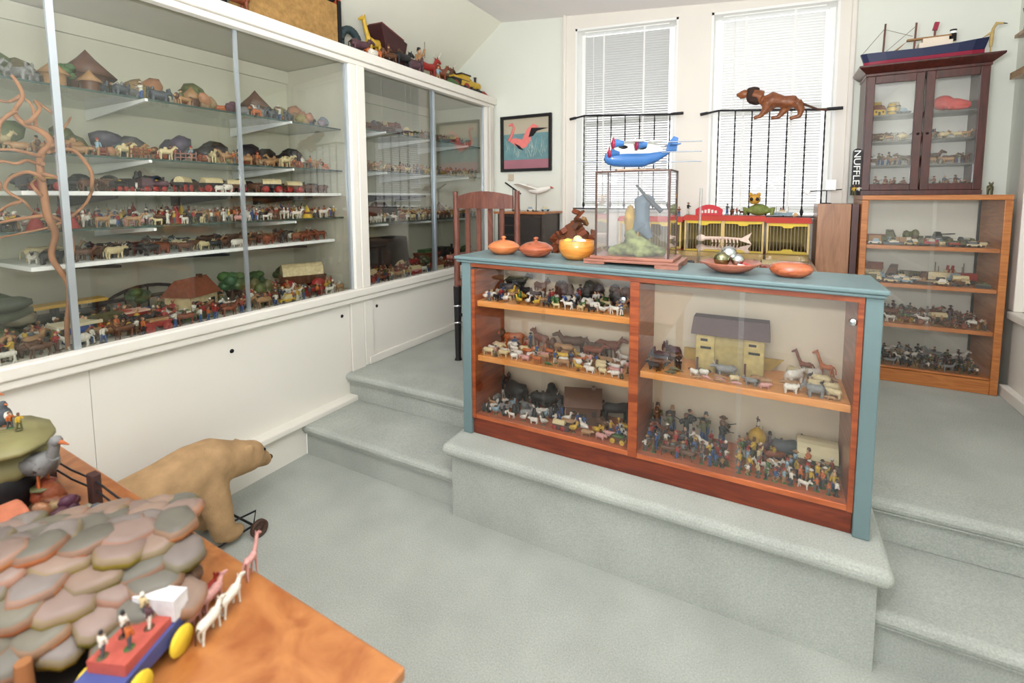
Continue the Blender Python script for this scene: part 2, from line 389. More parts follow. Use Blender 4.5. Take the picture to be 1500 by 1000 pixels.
for k in range(2):
    y0, y1 = ((.0, 2.505), (2.57, 4.39))[k]
    case_shelf('A', y0, y1, (2.15, 2.185)[k], True); case_shelf('B', y0, y1, (1.855, 1.87)[k], True)
    case_shelf('D', y0, y1, (1.52, 1.46)[k], True)
case_shelf('C', .80, 2.50, 1.69, False, x1=-2.76); case_shelf('E', .82, 2.46, 1.36, False, x1=-2.80)
case_shelf('C2', 2.75, 3.9, 1.70, False, x1=-3.0)

# ================================================================= the blue-topped counter
XL, XR, YF, YK = -1.414, .356, 2.06, 2.40
def topz(x): return 1.321-.014*(x-XL)
t = CTR = empty('display_counter', (-.53, 2.23, .4), 'glass-fronted display counter with blue-grey top and red-brown wood inside', 'display counter')
b = MB(); a, c = XL-.032, XR+.012
b.hexa([(a, 2.035, topz(a)+.014), (c, 2.035, topz(c)+.014), (c, 2.42, topz(c)+.014), (a, 2.42, topz(a)+.014), (a, 2.035, topz(a)+.032), (c, 2.035, topz(c)+.032), (c, 2.42, topz(c)+.032), (a, 2.42, topz(a)+.032)])
a, c = XL-.024, XR+.004
b.hexa([(a, 2.043, topz(a)), (c, 2.043, topz(c)), (c, 2.412, topz(c)), (a, 2.412, topz(a)), (a, 2.043, topz(a)+.013), (c, 2.043, topz(c)+.013), (c, 2.412, topz(c)+.013), (a, 2.412, topz(a)+.013)])
b.obj('countertop', BLUEGREY, t, bevel=.006)
for a, c in ((XL, XL+.052), (XR-.052, XR)):
    z = topz((a+c)/2)-.001; b = MB(); b.box(a, YF, .401, c, YK, z); b.obj('side_panel', BLUEGREY, t, bevel=.004)
LX0, LX1, DX0, DX1, RX1 = XL+.054, -.535, -.533, -.491, XR-.054
for a, c, f in ((LX0, LX0+.02, 1), (RX1-.018, RX1, 0)):
    b = MB(); b.box(a, YF+.006, .49, c, YK-.02, 1.285); b.obj('wood_lining', COUNTERWOOD, t)
b = MB(); b.box(DX0, YF+.006, .49, DX1, YK-.02, 1.285); b.obj('divider', COUNTERWOOD, t, bevel=.003)
b = MB(); b.box(XL+.05, YK-.018, .401, XR-.05, YK, 1.29); b.obj('back_panel', plain('counter_lining', (222, 208, 180), .7, .02), t)
b = MB(); b.box(LX0, YF+.012, .487, RX1, YK-.02, .512); b.obj('case_bottom', wood('counter_red_wood_rail', (150, 70, 34), (190, 102, 56), (3, 25, 25)), t, bevel=.004)
b = MB(); b.box(LX0, YF+.02, .401, RX1, YF+.045, .486); b.obj('toe_board', wood('toe_red_wood', (92, 34, 18), (128, 54, 28), (3, 25, 25)), t)
b = MB(); z = topz(0)
b.hexa([(LX0, YF+.004, topz(LX0)-.022), (RX1, YF+.004, topz(RX1)-.022), (RX1, YF+.03, topz(RX1)-.022), (LX0, YF+.03, topz(LX0)-.022), (LX0, YF+.004, topz(LX0)-.001), (RX1, YF+.004, topz(RX1)-.001), (RX1, YF+.03, topz(RX1)-.001), (LX0, YF+.03, topz(LX0)-.001)])
b.obj('top_rail', COUNTERWOOD, t)
for a, c, z in ((LX0+.021, LX1, 1.118), (LX0+.021, LX1, .826), (DX1+.002, RX1-.019, .886)):
    b = MB(); b.box(a, YF+.03, z-.03, c, YK-.021, z); b.obj('shelf', COUNTERSHELF, t, bevel=.003)
for a, c in ((LX0, LX0+.42), (LX0+.40, DX0-.001), (DX1+.001, -.08), (-.10, RX1)):
    i = a in (LX0, DX1+.001); y = YF+.008 if i else YF+.015
    d = MB().box(a, y, .513, c, y+.004, topz(c)-.023).obj('glass_door', GLASS, t)
    xh = c-.03 if not i else a+.03
    if not i: MB().lathe([(0, 0), (.012, 0), (.014, .004), (0, .006)], (xh, y-.006, 1.20), 12, ax='y').obj('door_pull', CHROME, d)

# ================================================================= low bookcase with figures
t = BKC = empty('bookcase', (.92, 4.2, .4), 'orange oak open-fronted glass bookcase of toy ranks under the dark glazed cabinet', 'bookcase')
BX0, BX1, BY, BK = .535, 1.283, 4.0, 4.40
for a in (BX0, BX1-.038): MB().box(a, BY, .402, a+.038, BK, 1.625).obj('side_panel', OAK, t, bevel=.003)
MB().box(BX0, BY-.004, 1.626, BX1, BK, 1.658).obj('top_board', OAKH, t, bevel=.003)
MB().box(BX0+.04, BK-.016, .405, BX1-.04, BK-.001, 1.624).obj('back_panel', plain('bookcase_lining', (226, 224, 208), .7, .02), t)
MB().box(BX0+.039, BY+.006, .402, BX1-.039, BY+.03, .488).obj('base_board', OAKH, t)
for z in (1.325, 1.07, .80, .505): MB().box(BX0+.039, BY+.012, z-.026 if z > .6 else z-.014, BX1-.039, BK-.018, z).obj('shelf', OAKH, t, bevel=.002)
for a, c in ((BX0+.04, .93), (.91, BX1-.04)): MB().box(a, BY+.004+(.005 if a > .7 else 0), .507, c, BY+.007+(.005 if a > .7 else 0), 1.624).obj('glass_door', GLASS, t)
for x in (BX1-.06, BX0+.05): MB().box(x, BK-.06, .51, x+.012, BK-.05, 1.62).obj('shelf_standard', BLACK, t)

# ================================================================= dark glazed cabinet on the bookcase
t = DKC = empty('glazed_cabinet', (.86, 4.25, 1.66), 'dark mahogany two-door glazed cabinet standing on the oak bookcase', 'cabinet')
KX0, KX1, KY, KK, KZ0, KZ1 = .535, 1.165, 4.10, 4.38, 1.66, 2.46
for a in (KX0, KX1-.025): MB().box(a, KY+.03, KZ0, a+.025, KK, KZ1).obj('side_panel', MAHOG, t)
MB().box(KX0+.026, KK-.014, KZ0+.03, KX1-.026, KK, KZ1).obj('back_panel', plain('cabinet_lining', (214, 212, 202), .7, .03), t)
MB().box(KX0+.026, KY+.03, KZ0, KX1-.026, KK-.015, KZ0+.035).obj('bottom_board', MAHOG, t)
b = MB(); b.box(KX0-.005, KY+.005, KZ1, KX1+.005, KK, KZ1+.02); b.hexa([(KX0-.008, KY, KZ1+.02), (KX1+.008, KY, KZ1+.02), (KX1+.008, KK, KZ1+.02), (KX0-.008, KK, KZ1+.02), (KX0-.05, KY-.045, KZ1+.055), (KX1+.05, KY-.045, KZ1+.055), (KX1+.05, KK, KZ1+.055), (KX0-.05, KK, KZ1+.055)])
b.box(KX0-.05, KY-.045, KZ1+.055, KX1+.05, KK, KZ1+.068); b.obj('cornice', MAHOG, t, bevel=.003)
MB().box(KX0, KY+.004, KZ0, KX1, KY+.028, KZ0+.03).obj('base_rail', MAHOG, t)
for z in (2.205, 2.03, 1.865): MB().box(KX0+.026, KY+.05, z-.012, KX1-.026, KK-.016, z).obj('shelf', plain('grey_glass_shelf', (86, 84, 78), .3, .05), t)
xm = (KX0+KX1)/2
for a, c in ((KX0+.004, xm-.004), (xm+.004, KX1-.004)):
    z0, z1, w = KZ0+.032, KZ1-.002, .045
    b = MB(); b.box(a, KY, z0, a+w, KY+.026, z1); b.box(c-w, KY, z0, c, KY+.026, z1); b.box(a+w, KY, z0, c-w, KY+.026, z0+.042); b.box(a+w, KY, z1-.05, c-w, KY+.026, z1)
    d = b.obj('glazed_door', MAHOG, t, bevel=.003)
    MB().box(a+w, KY+.012, z0+.042, c-w, KY+.015, z1-.05).obj('door_pane', GLASS, d)
    MB().ell((c-.02 if a < .7 else a+.02, KY-.008, 2.06), (.008, .01, .008), n=8).obj('knob', BLACK, d)

# ================================================================= toy kinds (unit height, facing +x, base at z = 0)
PAL = {k: tuple(x*(.95 if k in ('white', 'cream') else .84) for x in lin(v)) for k, v in dict(white=(228, 222, 208), cream=(216, 198, 152), grey=(142, 142, 140), slate=(84, 90, 96), black=(40, 38, 40), brown=(104, 68, 46),
       tan=(178, 136, 92), pink=(222, 164, 156), red=(172, 50, 42), orange=(206, 112, 56), yellow=(222, 182, 62), green=(76, 112, 60), olive=(102, 100, 64),
       blue=(60, 94, 150), sky=(150, 178, 192), rust=(140, 74, 46), plum=(96, 66, 74), gold=(196, 158, 40)).items()}
SKIN, DK, WH = lin((206, 160, 124)), lin((46, 38, 34)), lin((226, 220, 208))
def pc(*n): return PAL[rng.choice(n)]
def quad(col, L=.95, r=.2, leg=.42, neck=.3, na=50, hl=.28, hr=.09, ear=.06, tail=.3, lw=.055, mane=None, horn=0, trunk=0, hump=0, hc=None, tc=None):
    b = MB(); zc = leg+r*.75
    b.tube([(-L/2, 0, zc+.02), (-L*.36, 0, zc+.03), (0, 0, zc), (L*.34, 0, zc+.02), (L*.5, 0, zc+.04)], [r*.5, r*.98, r*.9, r, r*.55], col, n=8)
    for sx, ph in ((-1, .06), (1, -.04)):
        for sy in (-1, 1):
            x = sx*L*.36; d = ph*sy*rng.uniform(.6, 1.4)
            b.tube([(x, sy*r*.5, zc), (x+d*.4-.03*(sx < 0), sy*r*.55, leg*.5), (x+d, sy*r*.55, 0.0)], [lw*1.5, lw, lw*.95], col, n=5)
    a = radians(na); nx, nz = L*.44, zc+r*.35; hx, hz = nx+neck*cos(a), nz+neck*sin(a)
    b.tube([(nx-.04, 0, nz-.02), ((nx+hx)/2, 0, (nz+hz)/2), (hx, 0, hz)], [r*.62, r*.42+.01, hr*1.05], mane or col, n=7)
    hc = hc or col
    b.tube([(hx-hr*.5, 0, hz+.01), (hx+hl*.4, 0, hz-.01), (hx+hl, 0, hz-.07)], [hr*.9, hr, hr*.6], hc, n=7)
    for sy in (-1, 1):
        if ear: b.ell((hx, sy*hr*.9, hz+hr*.9), (ear*.5, ear*.35 if ear < .1 else ear*.5, ear), hc, n=5, k=3)
        if horn: b.tube([(hx+.02, sy*hr*.6, hz+hr*.7), (hx+.03, sy*(hr+horn*.5), hz+hr+horn*.5), (hx+.08, sy*(hr+horn*.4), hz+hr+horn)], [.025, .02, .006], WH, n=4)
    if trunk: b.tube([(hx+hl*.8, 0, hz-.05), (hx+hl*1.15, 0, hz-.22), (hx+hl*1.1, 0, hz-.42)], [hr*.5, hr*.38, hr*.25], col, n=6)
    if hump: b.ell((0, 0, zc+r*.9), (L*.18, r*.5, hump), col, n=7, k=4)
    if mane and mane != col: b.ell((hx-.02, 0, hz-.03), (hr*1.3, hr*1.7, hr*1.9), mane, n=8, k=5)
    if tail: b.tube([(-L*.5, 0, zc+.08), (-L*.5-tail*.4, 0, zc-.02), (-L*.5-tail*.45, 0, zc-tail)], [.03, .022, .03], tc or col, n=4)
    return b
def person(col, pose=0, base=True):
    b = MB(); c2 = pc('brown', 'slate', 'black', 'tan', 'blue', 'white', 'olive'); skin = SKIN if rng.random() < .7 else lin((120, 78, 54))
    if base: b.lathe([(0, .03), (.16, .03), (.17, 0)], n=8, col=pc('green', 'olive', 'brown'), sx=1.15)
    k = .0 if pose != 2 else -.16
    for s in (-1, 1):
        f = .07*s if pose == 1 else .02*s
        if pose == 2: b.tube([(0, s*.07, .36), (.14*s+.04, s*.08, .22), (.02, s*.08, .03)], [.07, .06, .05], c2, n=5)
        else: b.tube([(0, s*.06, .5), (f*.6+.01, s*.07, .26), (f, s*.075, .04)], [.075, .058, .05], c2, n=5)
    b.tube([(0, 0, .44+k), (0, 0, .58+k), (.01, 0, .73+k), (.01, 0, .80+k)], [.095, .085, .125, .06], col, n=7)
    for s in (-1, 1):
        q = (.2, s*.06, .66+k) if (pose in (0, 2) or s > 0) else (.05, s*.17, .5)
        if pose == 3 and s > 0: q = (.1, .2, 1.0)
        m = ((q[0]+.0)/2+.02, s*.17, (.74+k+q[2])/2-.05)
        b.tube([(.01, s*.13, .75+k), m, q], [.052, .044, .036], col, n=5)
    b.ell((.02, 0, .89+k), (.075, .068, .088), skin, n=7, k=5)
    h = rng.randrange(3); hcx = pc('brown', 'black', 'tan', 'white', 'slate', 'red')
    if h == 0: b.lathe([(.0, .99), (.06, .985), (.075, .93), (.14, .925), (.14, .915), (0, .915)], (.01, 0, k), 8, hcx)
    elif h == 1: b.lathe([(0, 1.03), (.06, 1.02), (.082, .9)], (.0, 0, k), 7, hcx)
    else: b.ell((-.012, 0, .925+k), (.078, .075, .07), hcx, n=7, k=4)
    if pose in (0, 2): b.tube([(-.04, .06, .62+k), (.42, -.02, .74+k)], .016, DK, n=4)
    if pose == 3: b.tube([(.1, .2, .7), (.1, .2, 1.25)], .012, c2, n=4)
    return b
def join(b, o, M, sc=1.0):
    k = len(b.v); b.v += [tuple(M @ (Vector(p)*sc)) for p in o.v]
    b.f += [[i+k for i in f] for f in o.f]; b.c += o.c; b.m += o.m; b.s += o.s
def rider(col):
    b = quad(pc('brown', 'black', 'tan', 'white', 'rust', 'grey'), .8, .15, .34, .28, 58, .2, .07, .05, .25, .04)
    join(b, person(col, 2, False), Matrix.Translation((.0, 0, .28)), .72); return b
def wheelset(b, xs, y, r, col, w=.04):
    for x in xs:
        for s in (-1, 1): b.lathe([(0, w), (r*.35, w), (r*.4, w*.5), (r*.8, w*.5), (r*.85, w), (r, w), (r, -w), (0, -w)], (x, s*y, r), 10, col, ax='y')
def car(col):
    b = MB(); b.hexa([(-.9, -.34, .2), (.9, -.34, .2), (.9, .34, .2), (-.9, .34, .2), (-.88, -.33, .52), (.88, -.33, .48), (.88, .33, .48), (-.88, .33, .52)], col)
    b.hexa([(-.6, -.31, .52), (.45, -.31, .5), (.45, .31, .5), (-.6, .31, .52), (-.45, -.26, .95), (.2, -.26, .95), (.2, .26, .95), (-.45, .26, .95)], pc('slate', 'white', 'sky', 'cream'))
    b.cbox((-.12, 0, .97), (.66, .54, .05), col); wheelset(b, (-.55, .55), .34, .2, DK); return b
def truck(col):
    b = MB(); b.box(-.95, -.32, .2, .95, .32, .3, DK); b.hexa([(.35, -.3, .3), (.93, -.3, .3), (.93, .3, .3), (.35, .3, .3), (.35, -.28, .92), (.7, -.28, .92), (.7, .28, .92), (.35, .28, .92)], col)
    b.box(-.95, -.34, .3, .28, .34, rng.choice((.55, .95)), pc('tan', 'brown', 'olive', 'cream', 'red')); b.box(.45, -.285, .62, .72, .285, .85, DK); wheelset(b, (-.6, .6), .32, .2, DK); return b
def tank(col):
    b = MB()
    for s in (-1, 1): b.prism([(-.9, .12), (-.7, 0), (.7, 0), (.9, .12), (.95, .3), (.7, .42), (-.75, .42), (-.95, .3)], s*.25, s*.42, 'y', DK)
    b.hexa([(-.85, -.3, .3), (.9, -.3, .3), (.9, .3, .3), (-.85, .3, .3), (-.8, -.28, .58), (.6, -.28, .58), (.6, .28, .58), (-.8, .28, .58)], col)
    b.lathe([(0, .95), (.2, .93), (.32, .6)], (-.1, 0, 0), 9, col); b.tube([(.15, 0, .76), (.95, 0, .82)], .045, col, n=6); return b
def cannon(col):
    b = MB(); wheelset(b, (0,), .26, .36, pc('brown', 'rust')); b.tube([(-.5, 0, .42), (.0, 0, .52), (.75, 0, .68)], [.13, .12, .075], col, n=8); b.tube([(-.1, 0, .4), (-.9, 0, .06)], .06, PAL['brown'], n=5); return b
def wagon(col):
    b = MB(); b.hexa([(-.7, -.28, .38), (.7, -.28, .38), (.7, .28, .38), (-.7, .28, .38), (-.78, -.36, .7), (.78, -.36, .7), (.78, .36, .7), (-.78, .36, .7)], col)
    if rng.random() < .5:
        P = [(.36*cos(a), .7+.42*sin(a)) for a in [pi*i/8 for i in range(9)]]; b.prism(P, -.7, .7, 'x', PAL['cream'])
    else: b.box(-.6, -.26, .7, .5, .26, .86, pc('tan', 'brown', 'yellow', 'green'))
    wheelset(b, (-.5, .5), .34, .28, pc('yellow', 'red', 'brown')); b.tube([(.7, 0, .36), (1.15, 0, .3)], .03, PAL['brown'], n=4); return b
def tree(col):
    b = MB(); b.tube([(0, 0, 0), (.02, .01, .3), (.0, 0, .62)], [.07, .05, .04], PAL['brown'], n=6); b.lathe([(0, .03), (.2, .02), (.22, 0)], n=8, col=PAL['olive'])
    for i in range(7):
        a = i*2.4; b.ell((.2*cos(a), .2*sin(a), .62+.05*i % .3), (.2, .2, .15), tuple(v*rng.uniform(.7, 1.2) for v in col), n=6, k=4)
    b.ell((0, 0, .86), (.2, .2, .14), col, n=6, k=4); return b
def palm(col):
    b = MB(); b.tube([(0, 0, 0), (.06, 0, .4), (.02, 0, .82)], [.05, .04, .03], PAL['tan'], n=6); b.lathe([(0, .03), (.18, .02), (.2, 0)], n=8, col=PAL['olive'])
    for i in range(8):
        a = i*pi/4; P = [(.02, 0, .82), (.02+.24*cos(a), .24*sin(a), .95), (.02+.46*cos(a), .46*sin(a), .74)]
        b.tube(P, [.03, .07, .02], tuple(v*rng.uniform(.7, 1.2) for v in col), n=4)
    return b
def pine(col):
    b = MB(); b.tube([(0, 0, 0), (0, 0, .3)], .05, PAL['brown'], n=5)
    for i in range(4): b.lathe([(0, .5+.17*i), (.3-.06*i, .18+.17*i), (0, .2+.17*i)], n=8, col=col)
    return b
def house(col):
    b = MB(); b.box(-.5, -.35, 0, .5, .35, .55, col); rc = pc('rust', 'brown', 'slate', 'red')
    b.prism([(-.44, .55), (.44, .55), (.0, 1.0)], -.56, .56, 'x', rc); b.box(-.1, -.36, 0, .1, -.34, .35, DK)
    for x in (-.35, .25): b.box(x, -.36, .25, x+.14, -.34, .42, DK)
    b.box(.25, -.05, .7, .36, .06, 1.05, PAL['brown']); return b
def hut(col):
    b = MB(); b.lathe([(.34, 0), (.36, .5)], n=10, col=pc('tan', 'brown')); b.lathe([(0, 1), (.16, .8), (.5, .45), (.34, .46)], n=10, col=col); b.box(.3, -.08, 0, .38, .08, .32, DK); return b
def tent(col):
    b = MB(); b.lathe([(0, 1), (.03, .96), (.42, 0)], n=8, col=col); b.lathe([(.24, .46), (.3, .3)], n=8, col=pc('red', 'blue', 'brown'))
    for a in (0, 2, 4): b.tube([(0, 0, .9), (.06*cos(a), .06*sin(a), 1.12)], .012, PAL['brown'], n=4)
    return b
def rock(col):
    b = MB(); 
    for i in range(4): b.ell((rng.uniform(-.35, .35), rng.uniform(-.12, .12), .25+.1*i), (rng.uniform(.3, .5), .25, .3), tuple(v*rng.uniform(.7, 1.15) for v in col), n=7, k=4, rot=(rng.random(), rng.random(), 0))
    b.v = [(x, y, max(0, z)) for x, y, z in b.v]; return b
def bird(col):
    b = MB(); b.tube([(-.45, 0, .42), (-.2, 0, .42), (.12, 0, .46), (.25, 0, .6)], [.05, .2, .22, .1], col, n=7); b.tube([(.2, 0, .55), (.28, 0, .75), (.3, 0, .86)], [.11, .08, .09], col, n=6); b.ell((.32, 0, .88), (.12, .1, .1), col, n=6, k=4)
    b.tube([(.42, 0, .87), (.58, 0, .83)], [.05, .012], PAL['orange'], n=4)
    for s in (-1, 1): b.tube([(0, s*.08, .28), (.02, s*.09, 0)], .025, PAL['orange'], n=4); b.ell((-.08, s*.18, .46), (.26, .05, .13), tuple(v*.7 for v in col), n=6, k=4)
    b.lathe([(0, .03), (.2, .03), (.2, 0)], n=7, col=PAL['olive']); return b
def penguin(col):
    b = MB(); b.lathe([(0, 0), (.2, .02), (.26, .3), (.2, .6), (.13, .72), (.15, .84), (.1, .96), (0, 1)], n=8, col=col); b.ell((.1, 0, .36), (.17, .17, .28), WH, n=7, k=5); b.tube([(.12, 0, .86), (.27, 0, .84)], [.05, .01], PAL['orange'], n=4)
    for s in (-1, 1): b.ell((0, s*.25, .42), (.08, .04, .22), col, n=6, k=4, rot=(s*.25, 0, 0)); b.ell((.1, s*.1, .02), (.13, .07, .03), PAL['orange'], n=5, k=3)
    return b
def lizard(col):
    b = MB(); b.tube([(-1, .1, .1), (-.5, -.05, .2), (0, 0, .35), (.45, 0, .32), (.75, .02, .36), (1.05, .03, .25)], [.03, .12, .26, .22, .17, .08], col, n=7)
    for x in (-.25, .4):
        for s in (-1, 1): b.tube([(x, s*.15, .3), (x+.06, s*.34, .22), (x+.12, s*.34, 0)], [.09, .07, .06], col, n=5)
    for i in range(5): b.ell((-.3+.2*i, 0, .55-.03*abs(i-2)), (.06, .03, .07), tuple(v*.6 for v in col), n=4, k=3)
    return b
def boat(col):
    b = MB(); n = 9
    P = []; F = []
    for i in range(n):
        t = -1+2*i/(n-1); w = .3*(1-abs(t)**2.2); zz = .28+.2*t*t
        P += [(t*1.05, -w, zz), (t*.95, -w*.55, .02), (t*.95, w*.55, .02), (t*1.05, w, zz), (t*.9, w*.6, zz-.1), (t*.9, -w*.6, zz-.1)]
    for i in range(n-1):
        for j in range(6): F.append((i*6+j, i*6+(j+1) % 6, i*6+6+(j+1) % 6, i*6+6+j))
    b.add(P, F, col, smooth=False)
    for x in (-.45, .15): join(b, person(pc('red', 'white', 'brown', 'blue'), 3, False), Matrix.Translation((x, 0, .05)), .85)
    return b
def ship(col):
    b = MB(); b.hexa([(-.9, -.18, 0), (.85, -.1, 0), (.85, .1, 0), (-.9, .18, 0), (-.98, -.22, .3), (1.1, -.02, .36), (1.1, .02, .36), (-.98, .22, .3)], col); b.box(-.55, -.13, .3, .4, .13, .46, PAL['white']); b.box(-.3, -.1, .46, .2, .1, .6, PAL['cream'])
    for x in (-.15, .05): b.tube([(x, 0, .6), (x-.03, 0, .85)], .06, pc('red', 'black', 'yellow'), n=7)
    for x in (-.6, .55): b.tube([(x, 0, .3), (x, 0, 1.0)], .018, PAL['brown'], n=4)
    return b
def loco(col):
    b = MB(); b.box(-.9, -.26, .2, .9, .26, .3, DK); b.tube([(-.2, 0, .52), (.85, 0, .52)], .22, col, n=10); b.box(-.88, -.26, .3, -.2, .26, .85, col); b.box(-.95, -.3, .85, -.15, .3, .92, DK); b.lathe([(.06, .7), (.07, .95), (.1, 1.0), (0, 1.0)], (.6, 0, 0), 8, DK); b.ell((.15, 0, .74), (.1, .1, .09), PAL['gold'], n=7, k=4); wheelset(b, (-.6, -.05, .5), .25, .18, pc('red', 'black')); return b
def fence(col):
    b = MB()
    for i in range(5): b.box(-.8+.4*i-.04, -.03, 0, -.8+.4*i+.04, .03, .9+.06*(i % 2), col)
    for z in (.3, .65): b.box(-.85, -.05, z, .85, -.031, z+.1, col)
    b.box(-.9, -.12, 0, .9, .12, .03, PAL['olive']); return b
def barrel(col):
    b = MB(); b.lathe([(0, 0), (.3, 0), (.38, .5), (.3, 1), (.26, 1), (.26, .95), (0, .95)], n=10, col=col)
    for z in (.25, .7): b.lathe([(.375, z), (.385, z+.04), (.375, z+.08)], n=10, col=DK)
    return b
def bush(col):
    b = MB()
    for i in range(6): b.ell((.3*cos(i*2.1), .22*sin(i*2.1), .35+.08*i % .4), (.27, .22, .3), tuple(v*rng.uniform(.6, 1.2) for v in col), n=6, k=4)
    b.v = [(x, y, max(0, z)) for x, y, z in b.v]; return b
# kind -> (generator, length, width, name, noun, category)
K = dict(
 soldier=(lambda c: person(c, rng.choice((0, 0, 1))), .5, .36, 'toy_soldier', 'soldier', 'toy figure'),
 kneeler=(lambda c: person(c, 2), .5, .4, 'kneeling_toy_soldier', 'kneeling rifleman', 'toy figure'),
 figure=(lambda c: person(c, 1), .36, .4, 'toy_figure', 'walking figure', 'toy figure'),
 trooper=(lambda c: person(c, rng.choice((0, 1, 2))), .5, .38, 'toy_trooper', 'trooper', 'toy figure'), farmer=(lambda c: person(c, 1), .36, .4, 'toy_walking_figure', 'farm worker', 'toy figure'), townsman=(lambda c: person(c, 1), .36, .4, 'toy_strolling_figure', 'strolling figure', 'toy figure'), performer=(lambda c: person(c, rng.choice((1, 3))), .36, .42, 'toy_posed_figure', 'posed figure', 'toy figure'),  # trooper, farmer, townsman and performer are the plain soldier and figure builds again
 dancer=(lambda c: person(c, 3), .36, .44, 'waving_toy_figure', 'figure with raised staff', 'toy figure'),
 rider=(rider, 1.1, .36, 'toy_rider', 'horseman', 'toy rider'),
 horse=(lambda c: quad(c, .9, .19, .40, .25, 55, .27, .085, .06, .34, .045, mane=None, tc=DK), 1.35, .36, 'toy_horse', 'horse', 'toy animal'),
 cow=(lambda c: quad(c, 1.05, .25, .32, .2, 25, .26, .11, .07, .35, .06, horn=.12), 1.6, .5, 'toy_cow', 'cow', 'toy animal'),
 pig=(lambda c: quad(c, 1.0, .3, .2, .12, 10, .3, .14, .1, .1, .07), 1.5, .6, 'toy_pig', 'pig', 'toy animal'),
 sheep=(lambda c: quad(c, .9, .32, .28, .16, 35, .24, .1, .08, .1, .05, hc=DK), 1.3, .6, 'toy_sheep', 'sheep', 'toy animal'),
 elephant=(lambda c: quad(c, 1.0, .32, .3, .2, 30, .2, .17, .2, .3, .1, trunk=1), 1.6, .65, 'toy_elephant', 'elephant', 'toy animal'),
 giraffe=(lambda c: quad(c, .45, .11, .42, .5, 72, .16, .05, .05, .2, .03), .8, .24, 'toy_giraffe', 'giraffe', 'toy animal'),
 lion=(lambda c: quad(c, 1.05, .2, .34, .2, 40, .2, .13, .06, .4, .06, mane=PAL['brown'], hc=c), 1.6, .45, 'toy_lion', 'lion', 'toy animal'),
 bear=(lambda c: quad(c, 1.0, .3, .26, .18, 20, .26, .13, .08, .06, .09), 1.5, .6, 'toy_bear', 'bear', 'toy animal'),
 dog=(lambda c: quad(c, .8, .17, .36, .22, 55, .24, .1, .1, -.2, .05), 1.2, .4, 'toy_dog', 'dog', 'toy animal'),
 cat=(lambda c: quad(c, .8, .17, .26, .16, 60, .14, .13, .1, -.4, .05), 1.2, .4, 'toy_cat', 'cat', 'toy animal'),
 camel=(lambda c: quad(c, .85, .19, .4, .36, 50, .2, .07, .05, .2, .045, hump=.18), 1.35, .4, 'toy_camel', 'camel', 'toy animal'),
 deer=(lambda c: quad(c, .7, .14, .4, .3, 62, .2, .07, .07, .06, .035, horn=.22), 1.1, .36, 'toy_deer', 'antlered deer', 'toy animal'),
 bird=(bird, 1.0, .45, 'toy_bird', 'bird', 'toy animal'), penguin=(penguin, .5, .55, 'toy_penguin', 'penguin', 'toy animal'), lizard=(lizard, 2.1, .7, 'toy_reptile', 'reptile', 'toy animal'),
 car=(car, 1.85, .75, 'toy_car', 'car', 'toy vehicle'), truck=(truck, 1.95, .72, 'toy_truck', 'truck', 'toy vehicle'), tank=(tank, 1.95, .85, 'toy_tank', 'tank', 'toy vehicle'), cannon=(cannon, 1.7, .62, 'toy_cannon', 'field gun', 'toy vehicle'),
 wagon=(wagon, 1.95, .8, 'toy_wagon', 'wagon', 'toy vehicle'), ship=(ship, 2.1, .45, 'toy_ship', 'ship', 'toy vehicle'), loco=(loco, 1.9, .6, 'toy_locomotive', 'locomotive', 'toy vehicle'), canoe=(boat, 2.1, .6, 'toy_canoe', 'manned canoe', 'toy boat'),
 tree=(tree, .75, .75, 'toy_tree', 'tree', 'toy tree'), palm=(palm, .9, .9, 'toy_palm', 'palm tree', 'toy tree'), pine=(pine, .6, .6, 'toy_pine', 'fir tree', 'toy tree'), bush=(bush, 1.1, .9, 'toy_bush', 'bush', 'toy tree'),
 house=(house, 1.1, .9, 'toy_house', 'house', 'toy building'), hut=(hut, 1, 1, 'toy_hut', 'thatched hut', 'toy building'), tent=(tent, .85, .85, 'toy_tent', 'tent', 'toy building'), rock=(rock, 1.5, .7, 'toy_rock', 'rock', 'toy rock'),
 fence=(fence, 1.8, .25, 'toy_fence', 'fence', 'toy fence'), barrel=(barrel, .8, .8, 'toy_barrel', 'barrel', 'toy barrel'))
CACHE = {}
def proto(kind, col):
    k = (kind, col, rng.randrange(2))
    if k not in CACHE:
        st = rng.getstate(); rng.seed(str(k)); CACHE[k] = K[kind][0](PAL[col]).mesh(K[kind][3], TOY); rng.setstate(st)
    return CACHE[k]
NT = 0
def put(kind, col, loc, h, rz, label=None, group=None):
    global NT; NT += 1
    o = bpy.data.objects.new(K[kind][3], proto(kind, col)); COL.objects.link(o)
    o.location = loc; o.scale = (h, h, h); o.rotation_euler.z = rz
    return tag(o, label, K[kind][5], group)
CN = {'sky': 'pale blue', 'slate': 'dark grey', 'rust': 'rust brown'}
TIGHT = .68
